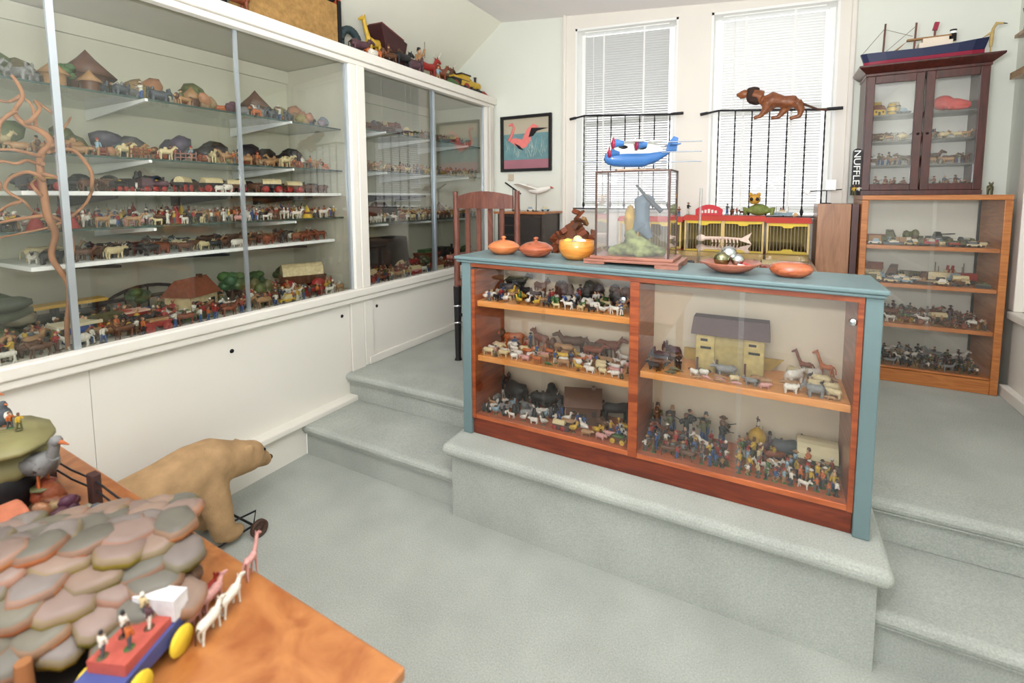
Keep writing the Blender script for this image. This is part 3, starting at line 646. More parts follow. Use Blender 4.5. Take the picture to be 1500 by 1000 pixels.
def scatter(place, u0, u1, vf, vb, z, rows, mix, zones, axis='x', fill=1.0, holes=(), grow=.55, vh=1.1, back=None, gap=.3, darts=900):
    """single toys set out on a shelf: u runs along the shelf, v from its front edge (vf) to its back (vb)"""
    D = abs(vb-vf); sg = 1 if vb > vf else -1; placed = []
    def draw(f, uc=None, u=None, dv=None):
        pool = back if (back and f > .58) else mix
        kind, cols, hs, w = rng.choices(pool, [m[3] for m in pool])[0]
        h = min(rng.uniform(*hs)*(1+grow*f)*vh, gap*.72)
        ln, wd = K[kind][1]*h, K[kind][2]*h; j = rng.uniform(-.5, .5) if rng.random() < .8 else rng.uniform(-1.5, 1.5)
        hx, hy = (ln*abs(cos(j))+wd*abs(sin(j)))/2, (wd*abs(cos(j))+ln*abs(sin(j)))/2
        if 2*hy > D*.8: j = 0; hx, hy = ln/2, wd/2
        if uc is None: uc = u+hx
        dv = min(max(dv, hy), D-hy)
        if uc-hx < u0 or uc+hx > u1: return uc+hx
        if any(uc+hx > a_ and uc-hx < c_ and p_ <= f <= q_ for a_, c_, p_, q_ in holes): return uc+hx
        for (pu, pv, px, py) in placed:
            if abs(uc-pu) < (hx+px)*TIGHT and abs(dv-pv) < (hy+py)*TIGHT: return None
        placed.append((uc, dv, hx, hy)); v = vf+sg*dv; t = (uc-u0)/(u1-u0); zone = next(s for m, s in zones if t <= m); col = rng.choice(cols)
        a = j+(pi if rng.random() < .5 else 0)
        loc = (uc, v) if axis == 'x' else (v, uc)
        nm = f"{CN.get(col, col)} toy {K[kind][4]} {zone}, {place}"
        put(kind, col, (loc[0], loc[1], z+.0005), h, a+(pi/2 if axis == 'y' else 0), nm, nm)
        return uc+hx
    for r in range(rows-1, -1, -1):
        f = r/max(1, rows-1); u = u0+rng.uniform(0, .01); miss = 0
        while u < u1-.015:
            e = draw(f, u=u, dv=D*(r+.5+rng.uniform(-.12, .12))/rows)
            if e is None:
                miss += 1
                if miss > 4: u += .02; miss = 0
            else: u = e; miss = 0
    for _ in range(darts):
        f = rng.random()**1.3; draw(f*.57, uc=rng.uniform(u0, u1), dv=D*f)
def M(s):
    """'dog:white,black:.04-.06:3 ...' -> list of mix entries"""
    out = []
    for w in s.split():
        k, c, h, n = w.split(':'); a, b_ = h.split('-'); out.append((k, c.split(','), (float(a), float(b_)), float(n)))
    return out
zl = [(.34, 'near the blue end post'), (.67, 'mid-shelf'), (1.01, 'near the wooden divider')]
zr = [(.34, 'near the wooden divider'), (.67, 'mid-shelf'), (1.01, 'near the blue end post')]
FR, BKV = YF+.04, YK-.028
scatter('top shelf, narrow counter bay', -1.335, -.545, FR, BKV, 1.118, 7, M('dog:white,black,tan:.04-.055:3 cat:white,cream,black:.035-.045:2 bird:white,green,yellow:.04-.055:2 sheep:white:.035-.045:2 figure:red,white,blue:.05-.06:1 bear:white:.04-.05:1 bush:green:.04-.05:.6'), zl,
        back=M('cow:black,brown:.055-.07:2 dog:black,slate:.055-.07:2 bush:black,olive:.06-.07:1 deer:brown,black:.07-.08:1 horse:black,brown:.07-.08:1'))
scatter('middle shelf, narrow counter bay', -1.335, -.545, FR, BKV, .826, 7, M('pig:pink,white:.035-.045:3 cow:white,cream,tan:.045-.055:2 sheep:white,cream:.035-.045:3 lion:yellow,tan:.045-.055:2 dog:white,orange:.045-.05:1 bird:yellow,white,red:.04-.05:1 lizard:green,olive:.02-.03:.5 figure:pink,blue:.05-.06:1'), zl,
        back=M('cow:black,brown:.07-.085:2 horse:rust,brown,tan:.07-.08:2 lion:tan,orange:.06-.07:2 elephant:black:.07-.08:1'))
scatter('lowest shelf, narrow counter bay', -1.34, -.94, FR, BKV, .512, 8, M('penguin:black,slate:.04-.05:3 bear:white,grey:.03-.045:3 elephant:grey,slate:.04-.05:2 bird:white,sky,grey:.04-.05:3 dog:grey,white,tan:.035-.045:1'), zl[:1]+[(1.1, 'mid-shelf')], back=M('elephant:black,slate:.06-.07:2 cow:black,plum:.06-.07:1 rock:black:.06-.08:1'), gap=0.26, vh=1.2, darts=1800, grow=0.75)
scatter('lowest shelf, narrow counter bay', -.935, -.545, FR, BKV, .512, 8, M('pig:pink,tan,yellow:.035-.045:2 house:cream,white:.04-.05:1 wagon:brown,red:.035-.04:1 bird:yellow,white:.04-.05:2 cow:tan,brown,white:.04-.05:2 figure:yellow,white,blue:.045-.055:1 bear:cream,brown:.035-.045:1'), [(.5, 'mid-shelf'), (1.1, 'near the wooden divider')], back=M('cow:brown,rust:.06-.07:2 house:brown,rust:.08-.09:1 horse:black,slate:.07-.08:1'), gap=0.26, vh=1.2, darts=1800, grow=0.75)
# wide bay, upper shelf: the ark with its animals
ARK = (-.30, .02)
scatter('upper shelf, wide counter bay', -.48, -.30, FR, BKV, .886, 7, M('lizard:plum,olive,tan:.022-.03:2 elephant:slate,plum:.04-.05:2 bear:brown,plum:.035-.045:2 cow:brown,black,white:.04-.05:2'), [(1.1, 'near the wooden divider')], back=M('elephant:plum,brown:.06-.07:2 camel:brown,tan:.07-.08:1 deer:slate:.08-.1:1'), vh=1.1, darts=900, grow=0.7)
scatter('upper shelf, wide counter bay', -.295, .04, FR, BKV-.16, .886, 2, M('lizard:tan,pink,olive:.02-.028:3 pig:tan,pink:.03-.035:1 sheep:white,cream:.03-.038:2 cow:plum,grey:.035-.04:1'), [(1.1, 'in front of the wooden ark')], vh=1.1, darts=900, grow=0.7)
scatter('upper shelf, wide counter bay', .05, .277, FR, BKV, .886, 7, M('bear:white,cream:.04-.05:3 pig:white,tan:.04-.045:2 elephant:grey,slate:.045-.055:2 lizard:tan,slate:.02-.028:1 sheep:cream:.04-.045:1'), [(1.1, 'near the blue end post')], back=M('giraffe:orange,rust:.06-.07:3 elephant:slate,olive:.06-.07:2'), vh=1.1, darts=900, grow=0.7, holes=[(.10, .28, .66, 1.1)])
put('giraffe', 'rust', (.15, 2.34, .8865), .105, 2.9, 'rust toy giraffe behind the animals, nearer the ark on the upper counter shelf')
put('giraffe', 'orange', (.225, 2.335, .8865), .11, 2.7, 'orange toy giraffe closest to the blue end post, upper wide counter shelf')
# wide bay, lowest shelf: a crowd of little people
scatter('lowest shelf, wide counter bay', -.485, -.11, FR, BKV, .512, 8, M('soldier:brown,slate,olive,red,blue:.045-.06:4 kneeler:tan,grey,plum:.045-.06:2 rider:slate,brown,white:.05-.06:2 figure:white,yellow,blue,red:.045-.055:2 horse:brown,white:.045-.05:1 canoe:cream:.03-.035:.4'), [(.5, 'near the wooden divider'), (1.1, 'mid-shelf')], back=M('soldier:olive,brown,black:.07-.08:3 dancer:olive,gold,brown:.07-.08:1 rider:slate,plum:.06-.075:1'), grow=0.75, gap=.19, vh=1.22, darts=2600)
scatter('lowest shelf, wide counter bay', -.105, .275, FR, BKV, .512, 8, M('figure:orange,yellow,white,sky,green:.045-.06:4 dancer:yellow,cream,red:.045-.055:2 kneeler:plum,blue,white:.045-.055:1 rider:red,white,gold:.05-.06:1 wagon:red,yellow:.03-.035:.5 dog:white:.035-.04:.4'), [(.5, 'mid-shelf'), (1.1, 'near the blue end post')], holes=[(-.09, .275, .65, 1.1)], grow=0.75, gap=.19, vh=1.22, darts=2600)

# left wall case: long shelves, two bays
z1 = [(.35, 'by the first door strip'), (.72, 'by the second door strip'), (1.1, 'by the thick white post')]
z2 = [(.4, 'by the thick white post'), (.7, 'by the far door strip'), (1.1, 'by the end post')]
VF, VB = -2.765, -3.16
A1 = M('elephant:grey,slate:.05-.06:2 rider:grey,olive:.07-.08:1 lion:tan,orange:.05-.06:2 hut:orange,tan:.07-.1:1.4 rock:plum,grey,tan:.06-.08:1.5 camel:tan,grey:.07-.08:1 soldier:olive,white:.07-.08:2 palm:olive:.10-.12:.12 tree:green,olive:.08-.1:.4')
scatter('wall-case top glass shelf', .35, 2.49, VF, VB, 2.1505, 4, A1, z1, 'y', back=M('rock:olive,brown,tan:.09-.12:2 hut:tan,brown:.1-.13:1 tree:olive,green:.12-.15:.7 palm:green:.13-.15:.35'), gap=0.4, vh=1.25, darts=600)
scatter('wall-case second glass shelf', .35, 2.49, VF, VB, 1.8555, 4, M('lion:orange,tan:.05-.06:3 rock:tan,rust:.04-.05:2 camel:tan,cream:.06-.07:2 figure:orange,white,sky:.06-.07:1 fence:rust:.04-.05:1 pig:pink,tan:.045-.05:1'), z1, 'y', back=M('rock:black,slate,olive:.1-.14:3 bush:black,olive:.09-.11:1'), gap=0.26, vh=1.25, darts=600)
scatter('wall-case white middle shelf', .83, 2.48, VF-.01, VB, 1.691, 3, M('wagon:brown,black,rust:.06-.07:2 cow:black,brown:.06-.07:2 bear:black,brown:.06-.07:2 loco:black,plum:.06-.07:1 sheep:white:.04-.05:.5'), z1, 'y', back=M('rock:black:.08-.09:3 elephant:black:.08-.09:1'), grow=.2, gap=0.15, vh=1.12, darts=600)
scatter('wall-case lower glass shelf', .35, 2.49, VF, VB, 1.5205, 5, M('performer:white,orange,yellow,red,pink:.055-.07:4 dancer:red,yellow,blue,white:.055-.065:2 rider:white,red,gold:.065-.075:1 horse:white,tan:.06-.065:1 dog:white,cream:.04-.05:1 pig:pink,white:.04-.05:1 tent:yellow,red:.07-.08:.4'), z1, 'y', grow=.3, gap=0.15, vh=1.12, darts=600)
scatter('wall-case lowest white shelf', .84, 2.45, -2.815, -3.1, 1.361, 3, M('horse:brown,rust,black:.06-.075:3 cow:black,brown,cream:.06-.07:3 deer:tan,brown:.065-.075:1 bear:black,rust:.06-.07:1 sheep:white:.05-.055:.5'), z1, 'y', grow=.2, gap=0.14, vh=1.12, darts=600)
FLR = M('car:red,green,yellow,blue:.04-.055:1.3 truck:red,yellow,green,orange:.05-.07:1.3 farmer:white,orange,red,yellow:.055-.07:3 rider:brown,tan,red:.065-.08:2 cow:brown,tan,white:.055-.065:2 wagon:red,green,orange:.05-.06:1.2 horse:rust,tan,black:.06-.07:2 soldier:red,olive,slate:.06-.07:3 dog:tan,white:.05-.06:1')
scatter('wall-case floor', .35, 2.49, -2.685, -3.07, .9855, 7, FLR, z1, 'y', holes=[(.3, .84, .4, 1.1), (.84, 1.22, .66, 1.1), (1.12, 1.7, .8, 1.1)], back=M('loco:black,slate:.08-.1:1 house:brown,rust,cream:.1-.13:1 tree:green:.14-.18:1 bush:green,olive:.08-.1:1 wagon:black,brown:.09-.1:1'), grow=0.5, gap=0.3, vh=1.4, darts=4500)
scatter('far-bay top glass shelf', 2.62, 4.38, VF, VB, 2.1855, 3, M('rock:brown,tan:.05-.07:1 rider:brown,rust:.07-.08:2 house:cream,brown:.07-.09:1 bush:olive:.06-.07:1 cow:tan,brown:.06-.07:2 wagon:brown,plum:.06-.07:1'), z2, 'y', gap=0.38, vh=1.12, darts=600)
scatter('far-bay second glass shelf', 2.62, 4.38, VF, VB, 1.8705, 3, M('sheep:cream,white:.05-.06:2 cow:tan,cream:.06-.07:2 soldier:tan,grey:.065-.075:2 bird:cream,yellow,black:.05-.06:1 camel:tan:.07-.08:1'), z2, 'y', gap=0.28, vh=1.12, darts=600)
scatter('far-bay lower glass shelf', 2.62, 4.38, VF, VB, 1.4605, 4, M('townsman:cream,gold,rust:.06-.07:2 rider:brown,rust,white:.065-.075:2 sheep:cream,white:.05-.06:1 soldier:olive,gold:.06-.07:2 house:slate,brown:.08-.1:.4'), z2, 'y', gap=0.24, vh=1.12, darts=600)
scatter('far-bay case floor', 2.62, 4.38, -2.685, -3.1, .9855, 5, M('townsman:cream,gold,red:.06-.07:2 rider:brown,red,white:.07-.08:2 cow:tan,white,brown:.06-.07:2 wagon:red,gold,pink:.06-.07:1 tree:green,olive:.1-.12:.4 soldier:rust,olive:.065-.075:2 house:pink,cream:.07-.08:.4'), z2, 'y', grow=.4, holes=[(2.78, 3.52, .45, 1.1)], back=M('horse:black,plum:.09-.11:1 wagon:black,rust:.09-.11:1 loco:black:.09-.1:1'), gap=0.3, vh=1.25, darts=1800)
# oak bookcase
zb = [(.5, 'near the oak box cupboard'), (1.1, 'near the white wall ledge')]
BF, BB = BY+.03, BK-.07
bx = (BX0+.045, BX1-.045)
scatter('top shelf of the oak bookcase', *bx, BF, BB, 1.3255, 5, M('truck:olive,slate,cream:.035-.045:2 car:white,yellow,cream:.028-.034:2 tank:olive,slate:.03-.036:2 sheep:white,cream:.03-.035:1 cannon:slate:.035-.04:1 ship:slate:.04-.05:.4'), zb, back=M('tank:slate,black:.045-.05:1 ship:slate,black:.05-.06:1 truck:olive,brown:.05-.055:1 bush:olive:.05-.06:1'), gap=0.2, vh=1.2, darts=400)
scatter('second shelf of the oak bookcase', *bx, BF, BB, 1.0705, 5, M('car:cream,white,sky,tan:.03-.036:3 truck:cream,sky,brown:.04-.05:2 wagon:tan,rust:.04-.045:1 ship:sky,slate:.045-.055:1 tank:olive,tan:.034-.04:1'), zb, back=M('truck:slate,brown:.055-.06:1 house:rust,cream:.06-.07:1 ship:slate,sky:.06-.07:1'), gap=0.2, vh=1.2, darts=400)
scatter('third shelf of the oak bookcase', *bx, BF, BB, .8005, 6, M('rider:brown,tan,plum,white:.055-.065:3 trooper:tan,brown,slate,white:.05-.06:3 cannon:slate,brown:.04-.045:1 wagon:brown,olive:.045-.05:1'), zb, back=M('rider:brown,slate:.07-.08:2 trooper:plum,brown:.07-.075:1'), grow=.2, gap=0.2, vh=1.2, darts=400)
scatter('lowest shelf of the oak bookcase', *bx, BF, BB, .5055, 7, M('trooper:olive,grey,slate,plum:.05-.06:4 kneeler:olive,grey,white:.05-.055:2 rider:slate,olive,plum:.055-.065:2'), zb, grow=.45, gap=0.24, vh=1.2, darts=400)
# dark cabinet
for sh, z, mx in (('bottom', 1.696, 'soldier:black,slate,rust:.055-.065:2 rider:brown,black:.06-.07:1'), ('third', 1.866, 'horse:brown,tan,black:.06-.07:2 cow:tan,brown:.055-.06:1 soldier:rust,olive:.06-.07:2'), ('second', 2.031, 'sheep:white,cream:.05-.055:2 dog:white,black,tan:.05-.06:2 cow:cream,brown:.05-.06:1'), ('top', 2.206, 'house:cream,yellow:.07-.09:1 elephant:cream,grey:.07-.08:1 barrel:yellow,cream:.06-.08:1 car:slate,cream:.04-.05:1')):
    scatter(f'{sh} dark-cabinet shelf', KX0+.03, KX1-.03, KY+.055, KK-.03, z, 2, M(mx), [(.5, 'on the window side'), (1.1, 'on the corner side')], holes=([(.87, 1.2, -.1, 1.1)] if sh == 'top' else ()), gap=.15, vh=1, darts=60)

# ================================================================= things on the counter
def ct(x): return topz(x)+.0325
def lidded(x, y, r, m, lab, tall=1.0):
    t = empty('lidded_bowl', (x, y, ct(x)), lab, 'bowl')
    MB().lathe([(0, 0), (r*.55, 0), (r*.85, r*.2), (r, r*.46), (r*.98, r*.5), (0, r*.48)], n=32).obj('bowl_base', m, t, loc=(0, 0, 0))
    l = MB().lathe([(r*.98, r*.5), (r*.9, r*.6), (r*.6, r*.78*tall), (r*.2, r*.87*tall), (r*.1, r*.88*tall), (r*.09, r*.95*tall), (r*.16, r*1.02*tall), (r*.12, r*1.1*tall), (0, r*1.13*tall)], n=32).obj('lid', m, t, loc=(0, 0, 0))
lidded(-1.262, 2.24, .086, BOWLA, 'flat orange turned-wood bowl with knobbed lid, at the counter corner beside the chair')
lidded(-1.068, 2.235, .09, BOWLB, 'darker brown turned-wood bowl with knobbed lid, beside the orange lidded bowl')
x = -.845
t = empty('wooden_bowl', (x, 2.235, ct(x)), 'deep honey-coloured wooden bowl heaped with glass balls, left of the glass showcase', 'bowl')
MB().lathe([(0, 0), (.045, 0), (.074, .02), (.088, .054), (.085, .094), (.08, .096), (.078, .07), (.06, .04), (0, .034)], n=32).obj('bowl_body', BOWLC, t, loc=(0, 0, 0))
t['label'] = 'deep honey-coloured open wooden bowl heaped with glass balls, beside the glass showcase'
for dx, dy, dz, r, c, lab in ((-.038, -.02, .068, .026, (186, 196, 70), 'lime green glass ball in the deep honey wooden bowl'), (.036, -.02, .07, .024, (220, 224, 226), 'clear silvery glass ball in the deep honey wooden bowl'), (-.002, .02, .08, .026, (206, 204, 150), 'pale yellow glass ball in the deep honey wooden bowl'), (.0, -.04, .066, .020, (150, 160, 150), 'small grey glass ball in the deep honey wooden bowl')):
    MB().ell((0, 0, 0), (r, r, r), n=16, k=10).obj('glass_ball', plain('ball%d%d' % (c[0], c[2]), c, .08, .15, 30, coat=1), loc=(x+dx, 2.235+dy, ct(x)+dz+.012), label=lab, cat='ball')
x = -.97; MB().ell((0, 0, .02), (.024, .024, .02), n=14, k=8).obj('paperweight', plain('pale_blue_glass', (176, 190, 206), .1, .3, 40, coat=1), loc=(-.96, 2.36, ct(-.96)), label='pale blue glass paperweight behind the two lidded bowls', cat='paperweight')
MB().ell((0, 0, .022), (.026, .026, .022), n=14, k=8).obj('paperweight', plain('dark_blue_glass', (70, 84, 110), .1, .4, 60, coat=1), loc=(-.905, 2.37, ct(-.9)), label='dark blue swirled paperweight between brown lidded bowl and deep open bowl', cat='paperweight')

# glass showcase with mossy mound and long-billed bird
x0, x1, y0, y1 = -.725, -.388, 2.155, 2.345; zb = ct(-.39)
t = empty('glass_showcase', (-.556, 2.25, zb), 'small glass showcase on a stepped wooden base with bracket feet, on the counter', 'showcase')
SW = wood('showcase_wood', (132, 82, 66), (166, 112, 92), (6, 30, 30))
b = MB(); b.box(x0-.045, y0-.03, zb+.016, x1+.045, y1+.03, zb+.028); b.box(x0-.02, y0-.015, zb+.028, x1+.02, y1+.015, zb+.042); b.obj('base', SW, t, bevel=.003)
for a in (x0-.045, x1-.055):
    for c in (y0-.03, y1-.06): MB().box(a, c, zb+.006*(a < -.6), a+.10, c+.09, zb+.016).obj('foot', SW, t)
zt = 1.764
for a in (x0, x1-.008):
    for c in (y0, y1-.008): MB().box(a, c, zb+.042, a+.008, c+.008, zt).obj('corner_post', plain('brown_lead_strip', (74, 52, 44), .5), t)
b = MB()
for c in (y0, y1-.008): b.box(x0, c, zt, x1, c+.008, zt+.008)
for a in (x0, x1-.008): b.box(a, y0+.008, zt, a+.008, y1-.008, zt+.008)
b.obj('top_frame', MATS['brown_lead_strip'], t)
for q in ((x0+.009, y0+.002, x1-.009, y0+.005), (x0+.009, y1-.005, x1-.009, y1-.002), (x0+.002, y0+.009, x0+.005, y1-.009), (x1-.005, y0+.009, x1-.002, y1-.009)):
    MB().box(q[0], q[1], zb+.043, q[2], q[3], zt).obj('pane', GLASS, t)
MB().box(x0+.008, y0+.008, zt+.001, x1-.008, y1-.008, zt+.004).obj('top_pane', GLASS, t)
cx, cy, cz = -.55, 2.25, zb+.043
b = MB()
for i in range(26):
    a = i*2.4; q = sqrt(i/26.); b.ell((cx+.115*q*cos(a), cy+.062*q*sin(a), cz+.012+.05*(1-q)), (.03, .024, .026), n=8, k=5)
b.ell((cx, cy, cz+.02), (.135, .075, .025), n=16, k=6); b.ell((cx, cy, cz+.045), (.07, .05, .05), n=12, k=6)
b.tube([(cx-.03, cy, cz+.08), (cx-.025, cy, cz+.14), (cx-.02, cy, cz+.19)], [.035, .022, .015], n=8)
mound = remesh(b, 'mossy_mound', plain('moss_green', (112, 118, 76), .95, .6, 28, bump=.8, bscale=90), voxel=.006, smooth=2, label='mossy green mound with a stump inside the glass showcase', cat='mound')
t = empty('bird_model', (cx+.02, cy, cz+.1), 'grey-blue long-billed bird model perched on the mossy stump in the glass showcase', 'model bird')
b = MB(); b.tube([(cx-.02, cy, cz+.10), (cx+.02, cy, cz+.16), (cx+.02, cy, cz+.235), (cx+.0, cy, cz+.27)], [.016, .036, .036, .02], n=10); b.ell((cx+.035, cy, cz+.255), (.045, .03, .028), n=10, k=6); b.tube([(cx+.03, cy-.01, cz+.13), (cx+.065, cy-.015, cz+.08)], [.035, .012], n=8)
remesh(b, 'body', plain('bird_slate', (84, 98, 106), .8, .2, 30), t, voxel=.006, smooth=3)
MB().tube([(cx+.0, cy-.036, cz+.325), (cx+.055, cy-.036, cz+.262), (cx+.115, cy-.036, cz+.205)], [.005, .009, .013], n=6).obj('bill', plain('dark_slate', (58, 64, 66), .6), t)
MB().ell((cx-.035, cy, cz+.165), (.028, .04, .07), n=8, k=6).obj('wing', plain('ochre_moss', (150, 122, 60), .9, .3, 40), t)
for s in (-1, 1): MB().tube([(cx+.01, cy+s*.018, cz+.13), (cx+.005, cy+s*.02, cz+.075)], .005, n=5).obj('leg', MATS['ochre_moss'], t)

# blue tin flying boat on the showcase
TB, TW, TR = plain('toy_blue_enamel', (56, 100, 154), .3, .06, coat=.4), plain('toy_white_enamel', (232, 232, 224), .35, .03), plain('toy_red_enamel', (134, 36, 62), .35, .06)
zz = zt+.0085
t = empty('toy_seaplane', (-.555, 2.25, zz), 'blue and white toy seaplane with red propellers standing on the glass showcase', 'toy plane', rz=.5)
n = 10; P = []; F = []
prof = [(-.155, .058, .050), (-.15, .036, .080), (-.12, .022, .088), (-.05, .016, .09), (.02, .016, .09), (.08, .036, .09), (.125, .064, .092), (.15, .082, .094), (.178, .09, .096)]
wid = [.006, .022, .03, .034, .034, .03, .02, .012, .006]
b = MB()
for (u, zl_, zh), w in zip(prof, wid):
    for j in range(n):
        a = 2*pi*j/n; P.append((u, w*cos(a), (zl_+zh)/2+(zh-zl_)/2*sin(a)))
for i in range(len(prof)-1):
    for j in range(n): F.append((i*n+j, i*n+(j+1) % n, i*n+n+(j+1) % n, i*n+n+j))
b.add(P, F, smooth=True); b.obj('hull', TB, t, loc=(0, 0, 0))
b = MB(); b.tube([(-.135, 0, .088), (-.1, 0, .098), (.05, 0, .1), (.11, 0, .095)], [.016, .034, .032, .012], n=12); b.obj('cabin', TW, t, loc=(0, 0, 0))
for u in (-.075, .01): MB().ell((u, -.028, .104), (.026, .008, .011), n=10, k=6).obj('cabin_window', BLACK, t, loc=(0, 0, 0))
b = MB(); b.cbox((-.04, 0, .125), (.075, .26, .007)); b.cbox((.055, 0, .125), (.06, .22, .006)); b.obj('wing', TW, t, loc=(0, 0, 0), bevel=.002)
b = MB(); b.prism([(.128, .085), (.178, .088), (.185, .15), (.165, .158), (.14, .13)], -.004, .004, 'y'); b.obj('tail_fin', TB, t, loc=(0, 0, 0))
b = MB(); b.cbox((.16, 0, .118), (.04, .11, .005)); b.obj('tail_plane', TB, t, loc=(0, 0, 0))
for (u, v, w) in ((-.115, -.075, .118), (-.12, -.02, .082), (-.01, -.07, .112)):
    d = MB().tube([(u-.012, v, w), (u+.03, v, w)], [.02, .012], n=10).obj('engine', TB, t, loc=(0, 0, 0))
    b = MB(); b.ell((u-.016, v, w), (.010, .026, .026), n=12, k=6); b.obj('propeller_hub', TR, d, loc=(0, 0, 0))
    b = MB(); b.cbox((u-.024, v, w), (.003, .008, .062), r=(.5, 0, 0)); b.obj('propeller_blade', TW, d, loc=(0, 0, 0))
for v, z in ((-.1, .128), (-.1, .083), (-.1, .038)): MB().tube([(.10, v*.3, z), (.28, v*.3-.01, z+.003)], .0025, n=4).obj('rigging_rod', plain('pale_rod', (150, 156, 166), .4), t, loc=(0, 0, 0))
MB().tube([(-.17, -.02, .04), (-.28, -.02, .043)], .0025, n=4).obj('rigging_rod', MATS['pale_rod'], t, loc=(0, 0, 0))
for u in (-.06, .02, .07): MB().tube([(u, 0, .05), (u+.012*(1 if u > 0 else -1), -.01, .008)], .003, n=4).obj('strut', MATS['pale_rod'], t, loc=(0, 0, 0))
MB().cbox((0, 0, .004), (.2, .05, .008)).obj('stand', wood('driftwood_pale', (150, 120, 98), (186, 158, 134), (20, 4, 4)), t, loc=(0, 0, 0), bevel=.002)

# shallow dish with chrome balls, closed pebble box
x = -.145
t = empty('shallow_wooden_dish', (x, 2.2, ct(x)), 'wide shallow red-brown wooden dish holding shiny balls, beside the glass showcase', 'bowl')
MB().lathe([(0, 0), (.05, 0), (.075, .012), (.118, .042), (.116, .045), (.07, .022), (0, .016)], n=36).obj('dish_body', wood('turned_bowl_rose', (150, 84, 66), (188, 118, 92), (10, 10, 60), .3, .3), t, loc=(0, 0, 0))
MIR = plain('mirror_ball', (200, 206, 206), .06, .02, metal=1)
for dx, dy, dz, r, m, lab in ((-.035, .0, .052, .032, plain('olive_mirror_ball', (142, 142, 108), .08, .1, metal=1), 'olive mirror ball in the wide shallow dish'), (-.012, .035, .072, .034, MIR, 'largest silver mirror ball at the back of the wide shallow dish'), (.026, .012, .05, .026, MIR, 'silver mirror ball beside the red trinket in the wide shallow dish')):
    MB().ell((0, 0, 0), (r, r, r), n=18, k=12).obj('mirror_ball', m, loc=(x+dx, 2.2+dy, ct(x)+dz), label=lab, cat='ball')
MB().cbox((0, 0, .012), (.03, .02, .018), r=(.2, .3, .5)).obj('red_trinket', plain('red_trinket', (196, 84, 84), .4, .3, 60), loc=(x+.062, 2.19, ct(x)+.02), label='small red and white trinket lying in the wide shallow dish', cat='trinket')
MB().cbox((0, 0, .012), (.028, .02, .016), r=(.1, .2, .9)).obj('white_trinket', WHITE, loc=(x+.045, 2.155, ct(x)+.02), label='small white trinket at the front of the wide shallow dish', cat='trinket')
x = .075
t = empty('pebble_box', (x, 2.2, ct(x)), 'smooth closed pebble-shaped wooden box at the bare end of the counter', 'wooden box')
MB().lathe([(0, 0), (.045, 0), (.07, .014), (.078, .03), (.076, .033)], n=32, sy=.8).obj('box_body', wood('pebble_wood', (150, 70, 36), (196, 110, 70), (8, 30, 30), .2, .5), t, loc=(0, 0, 0))
MB().lathe([(.077, .033), (.07, .048), (.04, .058), (0, .06)], n=32, sy=.8).obj('lid', MATS['pebble_wood'], t, loc=(0, 0, 0))

# the ark and the big pieces inside the counter
ax, ay, az = -.14, 2.27, .887
t = empty('toy_ark', (ax, ay, az), 'large olive wooden ark with dark pitched roof on the counter\'s upper shelf', 'toy building')
OLV, RUST_ = plain('ark_olive', (156, 138, 84), .7, .16, 40), plain('ark_roof', (84, 66, 62), .7, .14, 30)
b = MB(); b.box(-.135, -.05, .0, .135, .06, .165); b.obj('body', OLV, t, loc=(0, 0, 0))
b = MB()
for x_ in (-.132, .058): b.box(x_, -.058, .0, x_+.074, -.0505, .165)
b.obj('tower_panel', plain('ark_light_olive', (172, 152, 96), .7, .16, 40), t, loc=(0, 0, 0))
b = MB(); b.hexa([(-.155, -.07, .165), (.155, -.07, .165), (.155, .08, .165), (-.155, .08, .165), (-.15, -.03, .235), (.15, -.03, .235), (.15, .04, .235), (-.15, .04, .235)]); b.obj('roof', RUST_, t, loc=(0, 0, 0), bevel=.002)
for x_ in (-.115, .075):
    for z_ in (.102, .136): MB().box(x_, -.0605, z_, x_+.036*(1.2 if z_ < .12 else .8), -.0582, z_+.01).obj('window_slot', BLACK, t, loc=(0, 0, 0))
for x_ in (-.13, -.05, .06): MB().box(x_, -.066, 0, x_+.008, -.0585, .06).obj('gate_post', plain('ark_post', (86, 52, 46), .7), t, loc=(0, 0, 0))
b = MB(); b.prism([(-.20, .005), (.16, .005), (.21, .06), (-.20, .06)], .062, .07, 'y'); b.obj('hull_side', plain('ark_ochre', (166, 134, 56), .7, .15, 40), t, loc=(0, 0, 0))
t = empty('covered_wagon', (.2, 2.31, .513), 'toy covered wagon with long cream canvas hood on the lowest wide counter shelf', 'toy vehicle')
P = [(.058*cos(a), .055+.07*sin(a)) for a in [pi*i/10 for i in range(11)]]
b = MB(); b.prism(P, -.07, .075, 'x'); b.obj('canvas_hood', plain('canvas_cream', (206, 196, 156), .85, .06, 20), t, loc=(0, 0, 0))
b = MB(); b.box(-.075, -.05, .028, .08, .05, .054); b.obj('wagon_bed', plain('wagon_green', (70, 76, 50), .7), t, loc=(0, 0, 0))
for x_ in (-.05, .055):
    for s in (-1, 1): MB().lathe([(0, .005), (.026, .005), (.028, -.005), (0, -.005)], (x_, s*.055, .028), 14, ax='y').obj('wheel', plain('wheel_brown', (96, 62, 44), .7), t, loc=(0, 0, 0))
put('elephant', 'slate', (.09, 2.31, .5125), .11, .3, 'big dark grey toy elephant beside the cream covered wagon', 'big elephant')
put('elephant', 'plum', (-.02, 2.3, .5125), .085, .2, 'toy elephant carrying a golden howdah in the lowest counter crowd')
t = empty('toy_howdah', (-.02, 2.3, .585), 'golden domed howdah on the back of a toy elephant in the counter', 'toy howdah')
MB().lathe([(.034, 0), (.036, .02), (.03, .035), (.012, .05), (0, .065)], n=12).obj('dome', plain('howdah_gold', (176, 140, 44), .5, .15, 50), t, loc=(0, 0, 0))
put('figure', 'plum', (-.02, 2.3, .647), .045, 1.2, 'tiny dark figure standing on the golden howdah')
